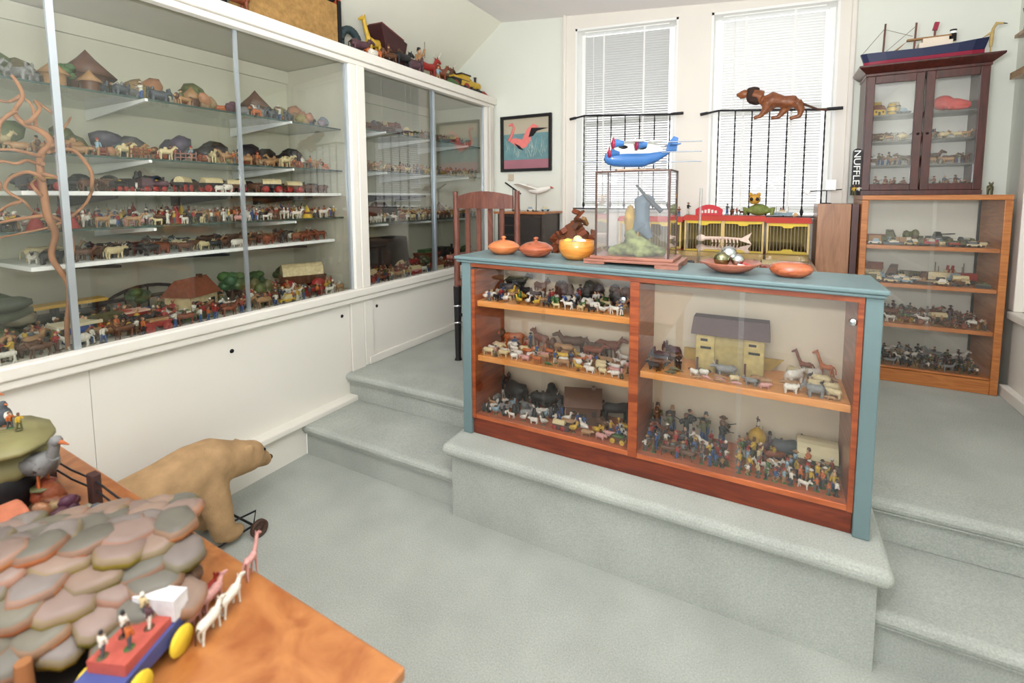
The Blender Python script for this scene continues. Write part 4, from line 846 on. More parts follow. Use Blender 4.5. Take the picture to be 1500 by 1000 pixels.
for n_, (kx, kz, kh, kd, lab) in enumerate(((-1.02, .513, .13, 'black', 'big black seated toy animal towering at the back of the lowest narrow shelf'),)):
    b = MB(); b.ell((0, 0, .06), (.04, .035, .06), n=12, k=8); b.ell((0, -.01, .115), (.024, .024, .024), n=10, k=6); b.ell((0, -.04, .02), (.04, .025, .02), n=8, k=5)
    remesh(b, 'toy_gorilla', BLACK, voxel=.006, smooth=2, label=lab, cat='toy animal').location = (kx, 2.34, kz)
MB().box(-.03, -.02, 0, .03, .02, .03).obj('toy_trough', plain('trough_brown', (72, 50, 50), .6), loc=(-.86, 2.125, .513), label='dark brown toy trough at the front edge of the lowest narrow shelf', cat='toy trough')

# ================================================================= behind the counter
TBL = wood('pinkish_table_wood', (176, 142, 122), (204, 174, 154), (3, 14, 14), .35)
t = empty('display_table', (-.5, 3.6, .4), 'long pale wooden display table between the counter and the window wall', 'table')
MB().box(-1.36, 2.72, 1.15, .27, 4.34, 1.18).obj('tabletop', TBL, t, bevel=.004)
MB().box(-1.30, 2.80, 1.05, .22, 4.28, 1.148).obj('apron', TBL, t)
for a in (-1.33, .19):
    for c in (2.76, 4.24): MB().box(a, c, .401, a+.06, c+.06, 1.05).obj('leg', TBL, t)
t = empty('acrylic_case', (-.17, 3.4, 1.181), 'low clear case on the display table in front of the circus wagons', 'case')
q0, q1, r0, r1 = -.56, .18, 2.95, 3.75
for A in ((q0, r0, q1, r0+.005), (q0, r1-.005, q1, r1), (q0, r0+.006, q0+.005, r1-.006), (q1-.005, r0+.006, q1, r1-.006)): MB().box(A[0], A[1], 1.181, A[2], A[3], 1.335).obj('side_pane', GLASS, t)
MB().box(q0, r0, 1.336, q1, r1, 1.342).obj('top_pane', glassmat('hazy_top', (.97, .97, .96), .9, .12), t)
for i in range(7):
    put('house' if i % 3 == 0 else 'wagon', ('rust', 'pink', 'cream', 'tan')[i % 4], (q0+.1+i*.092, 3.2+.2*(i % 2), 1.1815), .07, 1.3*i, ('rust', 'pink', 'cream', 'tan')[i % 4]+' little toy inside the low clear case on the display table', 'toys in the low clear case')
# carved fish skeleton
t = empty('fish_model', (-.28, 3.5, 1.343), 'pale pinkish carved fish with bare ribs lying on the low clear case', 'model fish')
FB = plain('bone_pink', (222, 196, 180), .7, .08, 40)
MB().tube([(-.12, 0, .03), (0, 0, .034), (.11, 0, .03)], [.014, .01, .008], n=6).obj('spine', FB, t, loc=(0, 0, 0))
b = MB()
for k in range(8):
    x_ = -.08+k*.022
    for s in (-1, 1): b.tube([(x_, 0, .034), (x_+.01, s*.02, .03+.012*(1-abs(k-3)/5)), (x_+.014, s*.024, .004)], .0035, n=4)
b.obj('ribs', FB, t, loc=(0, 0, 0))
MB().prism([(.1, .03), (.17, .075), (.15, .03), (.17, -.0), (.1, .02)], -.005, .005, 'y').obj('tail', FB, t, loc=(0, 0, 0))
MB().ell((-.14, 0, .03), (.032, .018, .024), n=10, k=6).obj('head', FB, t, loc=(0, 0, 0))
MB().tube([(-.36, 2.9, 1.181), (-.355, 2.9, 1.70)], [.01, .008], n=10).obj('clear_rod', glassmat('clear_rod_glass', (.93, .95, .95), .9, .28), label='tall slender clear rod standing on the display table beside the glass showcase', cat='rod')
# circus cage wagons
CY, CR, CO = plain('circus_yellow', (214, 186, 122), .5, .05), plain('circus_red', (188, 72, 62), .5, .08), plain('circus_olive', (138, 124, 72), .8, .18, 12)
def cage(xa, xb, nwin, lab, z0=1.181, y0=4.06, y1=4.26, hgt=.285):
    t = empty('circus_wagon', ((xa+xb)/2, 4.16, z0), lab, 'toy wagon')
    MB().box(xa, y0, z0, xb, y1, z0+.045).obj('wagon_bed', CY, t)
    MB().box(xa+.005, y1-.012, z0+.046, xb-.005, y1, z0+hgt).obj('back_wall', CO, t)
    w = (xb-xa)/nwin
    for k in range(nwin+1):
        x_ = xa+k*w; MB().box(max(xa, x_-.013), y0, z0+.046, min(xb, x_+.013), y0+.02, z0+hgt).obj('cage_post', CY, t)
    for k in range(nwin):
        a, c = xa+k*w+.014, xa+(k+1)*w-.014; m = (a+c)/2
        MB().prism([(a, z0+hgt), (a, z0+hgt-.02), (m-.04, z0+hgt-.022), (m-.025, z0+hgt-.036), (m+.025, z0+hgt-.036), (m+.04, z0+hgt-.022), (c, z0+hgt-.02), (c, z0+hgt)], y0+.002, y0+.014, 'y').obj('valance', plain('circus_bright_yellow', (226, 196, 70), .5, .05), t)
        b = MB(); nb = max(6, int((c-a)/.021))
        for i in range(nb): b.tube([(a+(c-a)*(i+.5)/nb, y0+.008, z0+.046), (a+(c-a)*(i+.5)/nb, y0+.008, z0+hgt-.02)], .0028, n=5)
        b.obj('cage_bars', plain('cage_bar_grey', (150, 140, 116), .4), t)
    b = MB(); b.hexa([(xa-.015, y0-.015, z0+hgt+.001), (xb+.015, y0-.015, z0+hgt+.001), (xb+.015, y1+.01, z0+hgt+.001), (xa-.015, y1+.01, z0+hgt+.001), (xa-.008, y0+.02, z0+hgt+.04), (xb+.008, y0+.02, z0+hgt+.04), (xb+.008, y1-.02, z0+hgt+.04), (xa-.008, y1-.02, z0+hgt+.04)])
    b.obj('roof', CR, t, bevel=.004); return t
cage(-1.15, -.64, 2, 'red-roofed yellow circus cage wagon half hidden behind the glass showcase', hgt=.27)
w2 = cage(-.615, -.048, 2, 'red-roofed yellow circus cage wagon with arched red sign on its roof')
cage(-.03, .245, 1, 'single red-roofed yellow circus cage wagon next to the tall oak box cupboard', hgt=.275)
P = [(-.54+.20*k/8, 1.507+.085*sin(pi*(.12+.76*k/8))**.6) for k in range(9)]
b = MB(); b.prism([(-.54, 1.507)]+P+[(-.34, 1.507)], 4.10, 4.112, 'y'); b.obj('arched_sign', plain('sign_red', (198, 48, 58), .5, .05), w2)
b = MB()
for k, ch in enumerate((-.49, -.465, -.44, -.415, -.39)): b.box(ch-.008, 4.096, 1.525, ch+.008, 4.0995, 1.545+.006*(2-abs(k-2)))
b.obj('sign_lettering', plain('sign_white', (222, 214, 206), .6), w2)
# frog-like painted toy and other small things on the roofs
t = empty('toy_frog', (-.09, 4.13, 1.508), 'green toy frog with a mustard yellow head sitting on the circus wagon roofs', 'toy animal')
b = MB(); b.ell((0, 0, .045), (.075, .05, .045), n=12, k=8)
for s in (-1, 1): b.tube([(s*.05, -.02, .03), (s*.1, -.03, .055), (s*.085, -.05, .005)], [.022, .02, .014], n=6)
remesh(b, 'body', plain('frog_green', (112, 122, 62), .6, .2, 30), t, voxel=.008, smooth=2).location = (-.09, 4.13, 1.508); o = COL.objects[-1]
o.matrix_parent_inverse = Matrix.Identity(4); o.location = (0, 0, 0)
b = MB(); b.ell((-.03, -.01, .125), (.042, .038, .04), n=12, k=8)
for s in (-1, 1): b.ell((-.03+s*.028, -.01, .162), (.014, .014, .016), n=8, k=5)
b.obj('head', plain('frog_mustard', (196, 146, 60), .6, .15, 40), t, loc=(0, 0, 0))
for s in (-1, 1): MB().ell((-.03+s*.02, -.046, .125), (.012, .006, .014), n=8, k=5).obj('eye', BLACK, t, loc=(0, 0, 0))
put('figure', 'black', (-.60, 4.12, 1.51), .10, 0, 'dark standing toy figure at the edge of the arched-sign wagon roof')
put('soldier', 'rust', (-.67, 4.12, 1.495), .08, 2, 'rust toy soldier on the roof of the half-hidden circus wagon')
for k in range(4): put(('figure', 'horse', 'soldier', 'dog')[k], ('slate', 'rust', 'red', 'brown')[k], (-.31+k*.035, 4.12+.02*(k % 2), 1.51), (.09, .055, .06, .05)[k], k*1.3, ('dark grey toy figure', 'rust toy horse', 'red toy soldier', 'brown toy dog')[k]+' on the wagon roof between the arched sign and the frog')
put('ship', 'sky', (.07, 4.16, 1.51), .07, -.3, 'pale blue toy ship on the single circus wagon roof')
put('rock', 'cream', (.15, 4.14, 1.50), .04, .2, 'cream toy rock on the single circus wagon roof')
# carved wood tangle
b = MB(); rs = random.Random(5)
for i in range(90):
    a, q = rs.uniform(0, 2*pi), rs.random()**.6; h_ = (1-q*q*.8)*.34+.03; z_ = rs.uniform(.01, h_)
    b.cbox((.17*q*cos(a), .12*q*sin(a), z_+.02), (rs.uniform(.05, .13), rs.uniform(.02, .045), rs.uniform(.014, .04)), pc('rust', 'brown', 'tan', 'rust'), r=(rs.uniform(-.6, .6), rs.uniform(-.7, .7), rs.uniform(0, 3)))
b.ell((0, 0, .05), (.14, .10, .24), lin((120, 70, 48)), n=10, k=6)
b.v = [(x_, y_, max(0, z_)) for x_, y_, z_ in b.v]
b.obj('wood_carving', TOY, loc=(-1.27, 3.32, 1.181), label='jagged heap-like reddish wood carving behind the deep honey bowl', cat='carving')
b = MB(); b.box(-.05, -.06, 0, .05, .06, .02); b.obj('dark_slat_box', BLACK, loc=(-1.30, 4.30, 1.181), label='small black box on the table under the window grille', cat='box')

# tall oak box cupboard + white weather toy
t = empty('box_cupboard', (.38, 4.18, .4), 'tall plain brown oak box cupboard between the circus wagons and the oak bookcase', 'cupboard')
MB().box(.283, 4.0, .402, .478, 4.40, 1.60).obj('body', PANELWOOD, t, bevel=.003)
MB().box(.49, 4.06, .402, .528, 4.40, 1.60).obj('dark_side_board', MAHOG, t)
t = empty('weather_toy', (.34, 4.12, 1.601), 'small white wind toy on a dark wire stand on the tall oak box', 'ornament')
MB().tube([(.0, 0, 0), (.0, 0, .09), (.02, 0, .15)], .004, n=5).obj('stand', IRON, t, loc=(0, 0, 0))
MB().tube([(-.12, 0, .085), (.09, 0, .10)], .004, n=5).obj('arm', IRON, t, loc=(0, 0, 0))
MB().box(-.01, -.006, .095, .055, .006, .17).obj('white_vane', WHITE, t, loc=(0, 0, 0), bevel=.004)
MB().ell((-.12, 0, .085), (.022, .012, .022), n=10, k=6).obj('white_disc', WHITE, t, loc=(0, 0, 0))
MB().lathe([(0, .006), (.03, .006), (.034, 0)], n=12).obj('foot', IRON, t, loc=(0, 0, 0))

# upright lettered board
t = empty('lettered_board', (.51, 4.13, 1.659), 'narrow upright black board with white lettering beside the dark glazed cabinet', 'sign')
b = MB(); b.prism([(-.027, .06), (-.027, .30)]+[(-.027*cos(pi*k/8), .30+.025*sin(pi*k/8)) for k in range(1, 8)]+[(.027, .30), (.027, .06)], -.006, .006, 'y'); b.obj('board', BLACK, t, loc=(0, 0, 0))
b = MB(); b.box(-.03, -.02, 0, .03, .02, .06); b.obj('foot_block', BLACK, t, loc=(0, 0, 0))
cu = bpy.data.curves.new('lettering', 'FONT'); cu.body = 'NUFFLE'; cu.size = .056; cu.extrude = .0008; cu.space_character = .95
o = bpy.data.objects.new('tmp_text', cu); COL.objects.link(o); bpy.context.view_layer.update()
me = bpy.data.meshes.new_from_object(o.evaluated_get(bpy.context.evaluated_depsgraph_get())); bpy.data.objects.remove(o)
xs = [v.co.x for v in me.vertices]; ys = [v.co.y for v in me.vertices]; sx_ = .235/(max(xs)-min(xs))
for v in me.vertices:
    u, w, d = (v.co.x-min(xs))*sx_, (v.co.y-(min(ys)+max(ys))/2), v.co.z
    v.co = (w, -.0075-d, .31-u)
me.materials.clear(); me.materials.append(WHITE); o = bpy.data.objects.new('lettering', me); COL.objects.link(o); o.parent = t
for i, c in enumerate(('yellow', 'white')): put('figure', c, (.497+.028*i, 4.09, 1.6585), .07, -1.5, f'small {c} toy figure at the foot of the lettered board')
put('dog', 'olive', (1.215, 4.15, 1.6585), .09, 1.2, 'greenish upright toy animal on the bookcase end beside the glazed cabinet')

# ship, long-necked bird, red octopus in the cabinet
zc = KZ1+.0685
t = empty('model_ship', (.83, 4.17, zc), 'model steamship with dark blue and red hull on top of the dark glazed cabinet', 'model ship')
NAVY, HRED = plain('ship_navy', (40, 46, 76), .5, .08), plain('ship_red', (150, 44, 66), .5, .08)
def hullpart(z0, z1, f0, f1, m, nm):
    b = MB(); P = []; F = []; xs_ = [-.33, -.30, -.2, 0, .18, .26, .33]
    for u in xs_:
        e = max(0, 1-abs(u/.335)**3.5)
        for z, f in ((z0, f0), (z1, f1)):
            sh = (.03*(u/.33)**2 if u > 0 else .012*(u/.33)**2) * (1 if z > .04 else .3)
            for s in (-1, 1): P.append((u*(1.0 if z > .05 else .94), s*.055*f*(e**.5+.05), z+sh))
    for i in range(len(xs_)-1):
        k = i*4; F += [(k, k+4, k+6, k+2), (k+1, k+3, k+7, k+5), (k+2, k+6, k+7, k+3), (k, k+1, k+5, k+4)]
    k = (len(xs_)-1)*4; F += [(0, 2, 3, 1), (k, k+1, k+3, k+2)]
    b.add(P, F); return b.obj(nm, m, t, loc=(0, 0, 0))
hullpart(0.0, .034, .6, .85, HRED, 'lower_hull'); hullpart(.035, .085, .86, 1.0, NAVY, 'hull')
b = MB(); b.box(-.02, -.03, .085, .15, .03, .125); b.box(.0, -.025, .125, .13, .025, .15); b.obj('deckhouse', plain('ship_cream', (222, 208, 190), .6, .06), t, loc=(0, 0, 0))
b = MB(); b.hexa([(-.16, -.012, .087), (-.14, -.012, .087), (-.14, .012, .087), (-.16, .012, .087), (-.08, -.012, .15), (-.07, -.012, .16), (-.07, .012, .16), (-.08, .012, .15)]); b.box(-.08, -.014, .15, .15, .014, .162); b.obj('boat_deck', plain('ship_tan', (150, 112, 74), .6), t, loc=(0, 0, 0))
MB().lathe([(.018, .12), (.018, .19), (0, .19)], (.155, 0, 0), 12).obj('funnel', BLACK, t, loc=(0, 0, 0)); MB().lathe([(.0186, .165), (.0186, .18)], (.155, 0, 0), 12).obj('funnel_band', WHITE, t, loc=(0, 0, 0))
for u, h_ in ((-.205, .285), (-.04, .265), (.06, .25)): MB().tube([(u, 0, .087), (u+.005, 0, h_)], .006, n=6).obj('mast', CHAIRWOOD, t, loc=(0, 0, 0))
MB().cbox((.066, 0, .225), (.024, .02, .05), r=(0, .2, 0)).obj('red_flag', HRED, t, loc=(0, 0, 0))
for p, q in (((-.205, 0, .25), (-.32, 0, .1)), ((-.205, 0, .25), (-.05, 0, .18)), ((-.04, 0, .24), (-.19, 0, .1))): MB().tube([p, q], .0015, n=4).obj('rigging', plain('twine', (110, 100, 84), .8), t, loc=(0, 0, 0))
t = empty('bird_carving', (1.165, 4.15, zc), 'slender yellowish long-necked bird carving on the end of the dark cabinet', 'carving')
BY_ = plain('bird_straw', (186, 160, 104), .7, .15, 30)
b = MB(); b.tube([(0, 0, .05), (.0, 0, .10), (.005, 0, .16), (.02, 0, .19), (.05, 0, .185)], [.007, .011, .007, .010, .006], n=8); b.obj('body', BY_, t, loc=(0, 0, 0))
MB().tube([(.045, 0, .186), (.07, 0, .18)], [.005, .002], n=6).obj('beak', BLACK, t, loc=(0, 0, 0)); MB().tube([(0, 0, .004), (0, 0, .06)], .004, n=5).obj('leg', BY_, t, loc=(0, 0, 0))
MB().lathe([(0, .006), (.028, .006), (.03, 0)], n=10).obj('foot', BLACK, t, loc=(0, 0, 0)); MB().prism([(-.045, .11), (.0, .13), (.0, .15)], -.01, .01, 'y').obj('wing', BY_, t, loc=(0, 0, 0))
b = MB(); b.ell((.98, 4.25, 2.27), (.06, .04, .05), n=10, k=6)
for k in range(7):
    a = -.6+k*.35; b.tube([(.98, 4.25, 2.27), (1.0+.05*cos(a), 4.22, 2.25+.02*sin(3*a)), (1.02+.09*cos(a), 4.2+.02*sin(a), 2.225+.01*k)], [.03, .022, .012], n=6)
remesh(b, 'toy_octopus', plain('octopus_red', (190, 60, 52), .5, .15, 30), voxel=.007, smooth=2, label='red toy octopus sprawled on the cabinet\'s top shelf', cat='toy animal')
# box with dark animal high on the side wall
t = empty('wall_box', (1.31, 3.9, 2.36), 'open wooden box holding a dark animal head, high at the room corner', 'box')
b = MB(); b.box(1.255, 3.88, 2.40, 1.384, 3.90, 2.62); b.box(1.255, 3.86, 2.60, 1.384, 4.10, 2.62); b.box(1.255, 3.86, 2.36, 1.384, 4.12, 2.40); b.obj('box_frame', wood('corner_box_wood', (150, 120, 90), (186, 158, 124), (8, 8, 8)), t)
MB().box(1.27, 3.885, 2.401, 1.384, 3.9, 2.6).obj('dark_panel', BLACK, t)
t = empty('blue_ornament', (1.28, 3.97, 2.62), 'blue-grey ornament standing on the open wooden box at the corner', 'ornament'); MB().tube([(0, 0, 0), (-.01, 0, .06), (-.02, 0, .12)], [.03, .016, .02], n=8).obj('body', plain('ornament_blue', (110, 130, 150), .5, .2), t, loc=(0, 0, 0))

# lion carved in wood, leaping on the grille
def gz(x): return 2.36-.056*(x+.55)
t = empty('lion_carving', (0, 4.31, 2.33), 'carved brown wooden lion with a dark mane striding along the window grille rail', 'carving')
LB = wood('lion_wood', (112, 62, 34), (148, 86, 46), (10, 10, 24), .5)
b = MB(); Y_ = 4.297
b.tube([(-.11, Y_, 2.385), (-.03, Y_, 2.40), (.04, Y_, 2.378), (.11, Y_, 2.37), (.145, Y_, 2.35)], [.03, .062, .045, .05, .028], n=10)
b.tube([(-.10, Y_, 2.42), (-.17, Y_, 2.45)], [.055, .05], n=8); b.ell((-.225, Y_, 2.462), (.045, .03, .034), n=10, k=6); b.tube([(-.24, Y_, 2.455), (-.285, Y_, 2.462)], [.024, .014], n=6); b.tube([(-.235, Y_, 2.44), (-.262, Y_, 2.432)], [.016, .01], n=6)
for s, pts in ((-1, [(-.06, 2.38), (-.075, 2.32), (-.11, 2.275), (-.155, 2.268)]), (1, [(.09, 2.37), (.05, 2.31), (.015, 2.265), (-.035, 2.262)]), (-1, [(.13, 2.36), (.165, 2.30), (.155, 2.255), (.09, 2.242)]), (1, [(-.03, 2.37), (-.06, 2.33), (-.09, 2.30)])):
    b.tube([(x_, Y_+s*.022, z_) for x_, z_ in pts], [.045, .028, .018, .016][:len(pts)], n=7)
remesh(b, 'body', LB, t, voxel=.008, smooth=3)
b = MB(); b.ell((-.175, Y_, 2.445), (.042, .048, .066), n=10, k=7); b.ell((-.14, Y_, 2.425), (.05, .05, .06), n=10, k=7); b.ell((-.165, Y_, 2.49), (.05, .036, .022), n=8, k=5)
remesh(b, 'mane', plain('mane_dark', (62, 44, 38), .8, .2, 40), t, voxel=.008, smooth=2)
MB().tube([(.14, Y_, 2.37), (.2, Y_, 2.335), (.27, Y_, 2.30), (.33, Y_, 2.29)], [.012, .009, .008, .011], n=6).obj('tail', plain('tail_brown', (86, 58, 44), .7), t)

# flamingo picture
t = empty('framed_picture', (-2.24, 4.44, 1.92), 'black framed picture of a pink wading bird hung on the wall by the window', 'picture')
px0, px1, pz0, pz1 = -2.53, -1.95, 1.922, 2.49
b = MB()
for A in ((px0, pz0, px1, pz0+.03), (px0, pz1-.03, px1, pz1), (px0, pz0+.03, px0+.03, pz1-.03), (px1-.03, pz0+.03, px1, pz1-.03)): b.box(A[0], 4.428, A[1], A[2], 4.458, A[3])
b.obj('frame', BLACK, t, bevel=.003)
b = MB(); yv = 4.452
for k, (za, zb_, m) in enumerate(((.70, 1.0, 0), (.18, .70, 1), (0, .18, 2))):
    h0 = pz1-pz0-.06; b.box(px0+.03, yv, pz0+.03+za*h0, px1-.03, yv+.004, pz0+.03+zb_*h0, m=m)
b.obj('print', [plain('print_sand', (186, 176, 154), .7, .03), plain('print_teal', (110, 146, 150), .7, .14, 14), plain('print_rose', (168, 112, 122), .7, .05)], t)
def pp(u, v): return (px0+.03+u*(px1-px0-.06), pz0+.03+v*(pz1-pz0-.06))
FLP = plain('print_pink', (232, 130, 124), .7, .06, 30)
b = MB(); b.prism([pp(*q) for q in ((.10, .58), (.25, .62), (.42, .58), (.52, .78), (.66, .88), (.78, .82), (.62, .72), (.60, .55), (.50, .42), (.36, .40), (.22, .50))], yv-.003, yv-.001, 'y')
b.tube([(pp(u, v)[0], yv-.002, pp(u, v)[1]) for u, v in ((.13, .57), (.2, .70), (.24, .82), (.2, .90), (.13, .88))], [.02, .016, .014, .013, .016], n=5); b.obj('painted_bird', FLP, t)
b = MB(); b.prism([pp(*q) for q in ((.56, .62), (.62, .80), (.98, .78), (.74, .73), (.66, .64))], yv-.0048, yv-.0032, 'y'); b.prism([pp(*q) for q in ((.24, .52), (.34, .40), (.46, .36), (.36, .46))], yv-.0048, yv-.0032, 'y'); b.obj('painted_wing_feathers', BLACK, t)
b = MB(); rs = random.Random(3)
for k in range(34):
    u = rs.uniform(.05, .95); v = rs.uniform(.22, .42); b.tube([(pp(u, v)[0], yv-.001, pp(u, v)[1]), (pp(u+rs.uniform(-.1, .1), v+.2)[0], yv-.001, pp(u, v+rs.uniform(.1, .22))[1])], [.0025, .001], n=3)
b.obj('painted_reeds', plain('print_reed', (196, 206, 196), .7), t)
b = MB(); b.box(-2.445, 4.438, 1.83, -2.385, 4.458, 1.90); o = b.obj('wall_switch', plain('switch_beige', (206, 192, 170), .5), label='small beige switch plate on the wall under the framed picture', cat='switch', bevel=.004)

# dark cabinet in the far corner with gull and silver cars
t = empty('corner_cabinet', (-2.08, 4.24, .4), 'nearly black wooden cabinet with an oak top in the far corner', 'cabinet')
MB().box(-2.33, 4.02, .402, -1.85, 4.42, 1.50).obj('body', DARKWOOD, t, bevel=.003); MB().box(-2.36, 3.99, 1.501, -1.82, 4.43, 1.522).obj('top', OAK, t, bevel=.003)
b = MB()
for k in range(11): b.box(-2.30, 4.008, .5+k*.09, -2.10, 4.019, .575+k*.09)
b.obj('louvred_door', BLACK, t); MB().box(-2.085, 4.008, .5, -1.87, 4.019, 1.47).obj('plain_door', plain('door_charcoal', (52, 46, 42), .5, .1), t)
for k in range(3): put('car', ('grey', 'white', 'sky')[k], (-2.16+k*.13, 4.08+.05*k, 1.5225), .045, .3*k, ('silver-grey', 'white', 'pale blue')[k]+' toy car on the near-black corner cabinet')
t = empty('gull_model', (-2.0, 4.15, 1.523), 'white gull model with spread wings on a wire above the corner cabinet', 'model bird')
GW = plain('gull_white', (232, 228, 218), .7, .04)
MB().tube([(.02, 0, 0), (.02, 0, .2)], .003, n=5).obj('wire', IRON, t, loc=(0, 0, 0)); MB().lathe([(0, .006), (.03, .004), (.034, 0)], (.02, 0, 0), 10).obj('foot', IRON, t, loc=(0, 0, 0))
b = MB(); b.tube([(-.09, 0, .22), (-.03, 0, .2), (.05, 0, .195), (.12, 0, .21), (.17, 0, .225)], [.012, .03, .036, .026, .016], n=8); b.obj('body', GW, t, loc=(0, 0, 0))
for s in (-1, 1): MB().hexa([(-.06, s*.02, .2), (.06, s*.02, .2), (-.1, s*.14, .262), (-.16, s*.14, .258), (-.06, s*.02, .212), (.06, s*.02, .212), (-.1, s*.14, .268), (-.16, s*.14, .264)]).obj('wing', GW, t, loc=(0, 0, 0))
MB().tube([(.168, 0, .226), (.2, 0, .218)], [.012, .004], n=6).obj('beak', plain('beak_red', (190, 90, 86), .5), t, loc=(0, 0, 0))
b = MB(); b.tube([(-2.30, 4.12, 1.80), (-2.12, 4.1, 1.69)], .008, n=6); b.tube([(-2.21, 4.11, 1.745), (-2.21, 4.11, 1.5228)], .005, n=6); b.obj('black_rod_ornament', IRON, label='black slanting rod ornament on the corner cabinet beside the gull', cat='ornament')

# tall worn chair beside the counter
t = empty('high_chair', (-1.84, 3.15, .4), 'tall worn brown wooden chair on black legs between the wall case and counter', 'chair')
for x_ in (-2.10, -1.58): MB().tube([(x_, 3.0, .98), (x_, 3.0, 1.4), (x_+.01, 2.98, 1.70)], [.024, .022, .020], n=8).obj('back_post', CHAIRWOOD, t)
b = MB(); n = 10
for lo, hi in ((0, 0),):
    P = []; F = []
    for k in range(n+1):
        u = k/n; x_ = -2.075+.47*u; y_ = 2.985-.03*sin(pi*u); z_ = 1.665+.035*sin(pi*u)
        for dy in (-.012, .012):
            for zq in (1.575, z_): P.append((x_, y_+dy, zq))
    for k in range(n):
        a = k*4; F += [(a, a+4, a+5, a+1), (a+2, a+3, a+7, a+6), (a+1, a+5, a+7, a+3), (a, a+2, a+6, a+4)]
    F += [(0, 1, 3, 2), (n*4, n*4+2, n*4+3, n*4+1)]; b.add(P, F)
b.obj('crest_rail', CHAIRWOOD, t)
for k in range(4): x_ = -1.985+k*.097; MB().box(x_-.017, 2.975, 1.04, x_+.017, 2.99, 1.58).obj('back_slat', CHAIRWOOD, t)
MB().box(-2.12, 2.98, .985, -1.56, 3.42, 1.03).obj('seat', CHAIRWOOD, t, bevel=.012)
for x_ in (-2.12, -1.56): MB().box(x_-.03, 2.93, 1.20, x_+.03, 3.36, 1.225).obj('armrest', CHAIRWOOD, t, bevel=.006); MB().tube([(x_, 3.3, 1.03), (x_, 3.3, 1.20)], .015, n=6).obj('arm_post', CHAIRWOOD, t)
for x_ in (-2.10, -1.58):
    for y_ in (3.0, 3.38):
        l = MB().tube([(x_, y_, .402), (x_, y_, .42), (x_, y_, .98)], [.030, .022, .032], n=10).obj('leg', BLACK, t)
        for z_ in (.70, .83): MB().lathe([(.031, z_-.006), (.034, z_), (.031, z_+.006)], (x_, y_, 0), 12).obj('chrome_ring', CHROME, l)
for y_ in (3.0, 3.38): MB().tube([(-2.1, y_, .76), (-1.58, y_, .76)], .012, n=6).obj('stretcher', BLACK, t)

# ================================================================= curling branch inside the wall case
BR = [[(0.789, 2.148), (0.807, 2.071), (0.791, 2.011), (0.819, 1.966), (0.854, 1.937), (0.884, 1.889), (0.863, 1.836), (0.855, 1.716), (0.85, 1.587), (0.88, 1.50), (0.872, 1.40), (0.905, 1.28), (0.885, 1.12), (0.895, 0.99)],
  [(0.883, 1.872), (0.927, 1.937), (0.96, 1.984), (0.959, 2.008)], [(0.881, 1.854), (0.971, 1.871), (1.009, 1.792), (1.012, 1.719), (1.025, 1.683), (0.999, 1.637), (0.924, 1.575), (0.86, 1.534), (0.782, 1.513), (0.709, 1.501)],
  [(0.863, 1.836), (0.792, 1.847), (0.733, 1.85), (.6, 1.83)], [(0.856, 1.733), (0.805, 1.765), (0.761, 1.738), (0.746, 1.689), (0.779, 1.648), (0.807, 1.613), (0.85, 1.587)],
  [(0.85, 1.587), (0.774, 1.572), (0.713, 1.559), (.6, 1.54)], [(0.851, 1.595), (0.909, 1.558), (0.927, 1.476), (0.922, 1.374)], [(0.854, 1.937), (0.835, 2.026), (0.813, 2.063)],
  [(0.819, 1.966), (0.861, 2.027), (0.863, 2.064), (0.912, 2.012), (0.917, 1.984)], [(0.807, 2.071), (0.788, 2.051), (0.747, 2.044), (.62, 2.06)], [(0.86, 1.802), (0.81, 1.813), (0.769, 1.796), (0.73, 1.805), (.62, 1.79)],
  [(0.851, 1.659), (0.823, 1.687), (0.821, 1.715), (0.843, 1.738)], [(0.779, 1.648), (0.748, 1.631), (0.716, 1.605), (.62, 1.6)], [(.791, 2.011), (.75, 1.96), (.73, 1.90), (.70, 1.88)], [(.73, 1.805), (.70, 1.76), (.72, 1.70), (.69, 1.66)], [(.85, 1.76), (.90, 1.74), (.93, 1.70), (.91, 1.66)]]
def spline(pts, m=5):
    out = []
    for i in range(len(pts)-1):
        p0, p1, p2, p3 = pts[max(i-1, 0)], pts[i], pts[i+1], pts[min(i+2, len(pts)-1)]
        for k in range(m):
            s = k/m; out.append(tuple(.5*(2*b_+(c_-a_)*s+(2*a_-5*b_+4*c_-d_)*s*s+(3*b_-a_-3*c_+d_)*s**3) for a_, b_, c_, d_ in zip(p0, p1, p2, p3)))
    return out+[pts[-1]]
t = empty('twisted_branch', (-2.70, .895, .986), 'orange-brown twisted bare branch standing inside the wall case behind the glass', 'branch')
for i, pts in enumerate(BR):
    P = [(-2.71+.03*sin(i*1.7+k*.35)*(k > 0) - .0, y_, z_) for k, (y_, z_) in enumerate(spline(pts))]
    n = len(P); r0, r1 = (.011, .007) if i == 0 else (.009, .0035)
    if i == 0: rr = [.006+.008*min(1, k/(n*.4)) if k < n*.6 else .014-.006*(k/n-.6)/.4 for k in range(n)]
    else: rr = [r0+(r1-r0)*k/(n-1) for k in range(n)]
    MB().tube(P, rr, n=6).obj('trunk' if i == 0 else 'branch', plain('branch_orange', (168, 118, 84), .8, .14, 25), t)

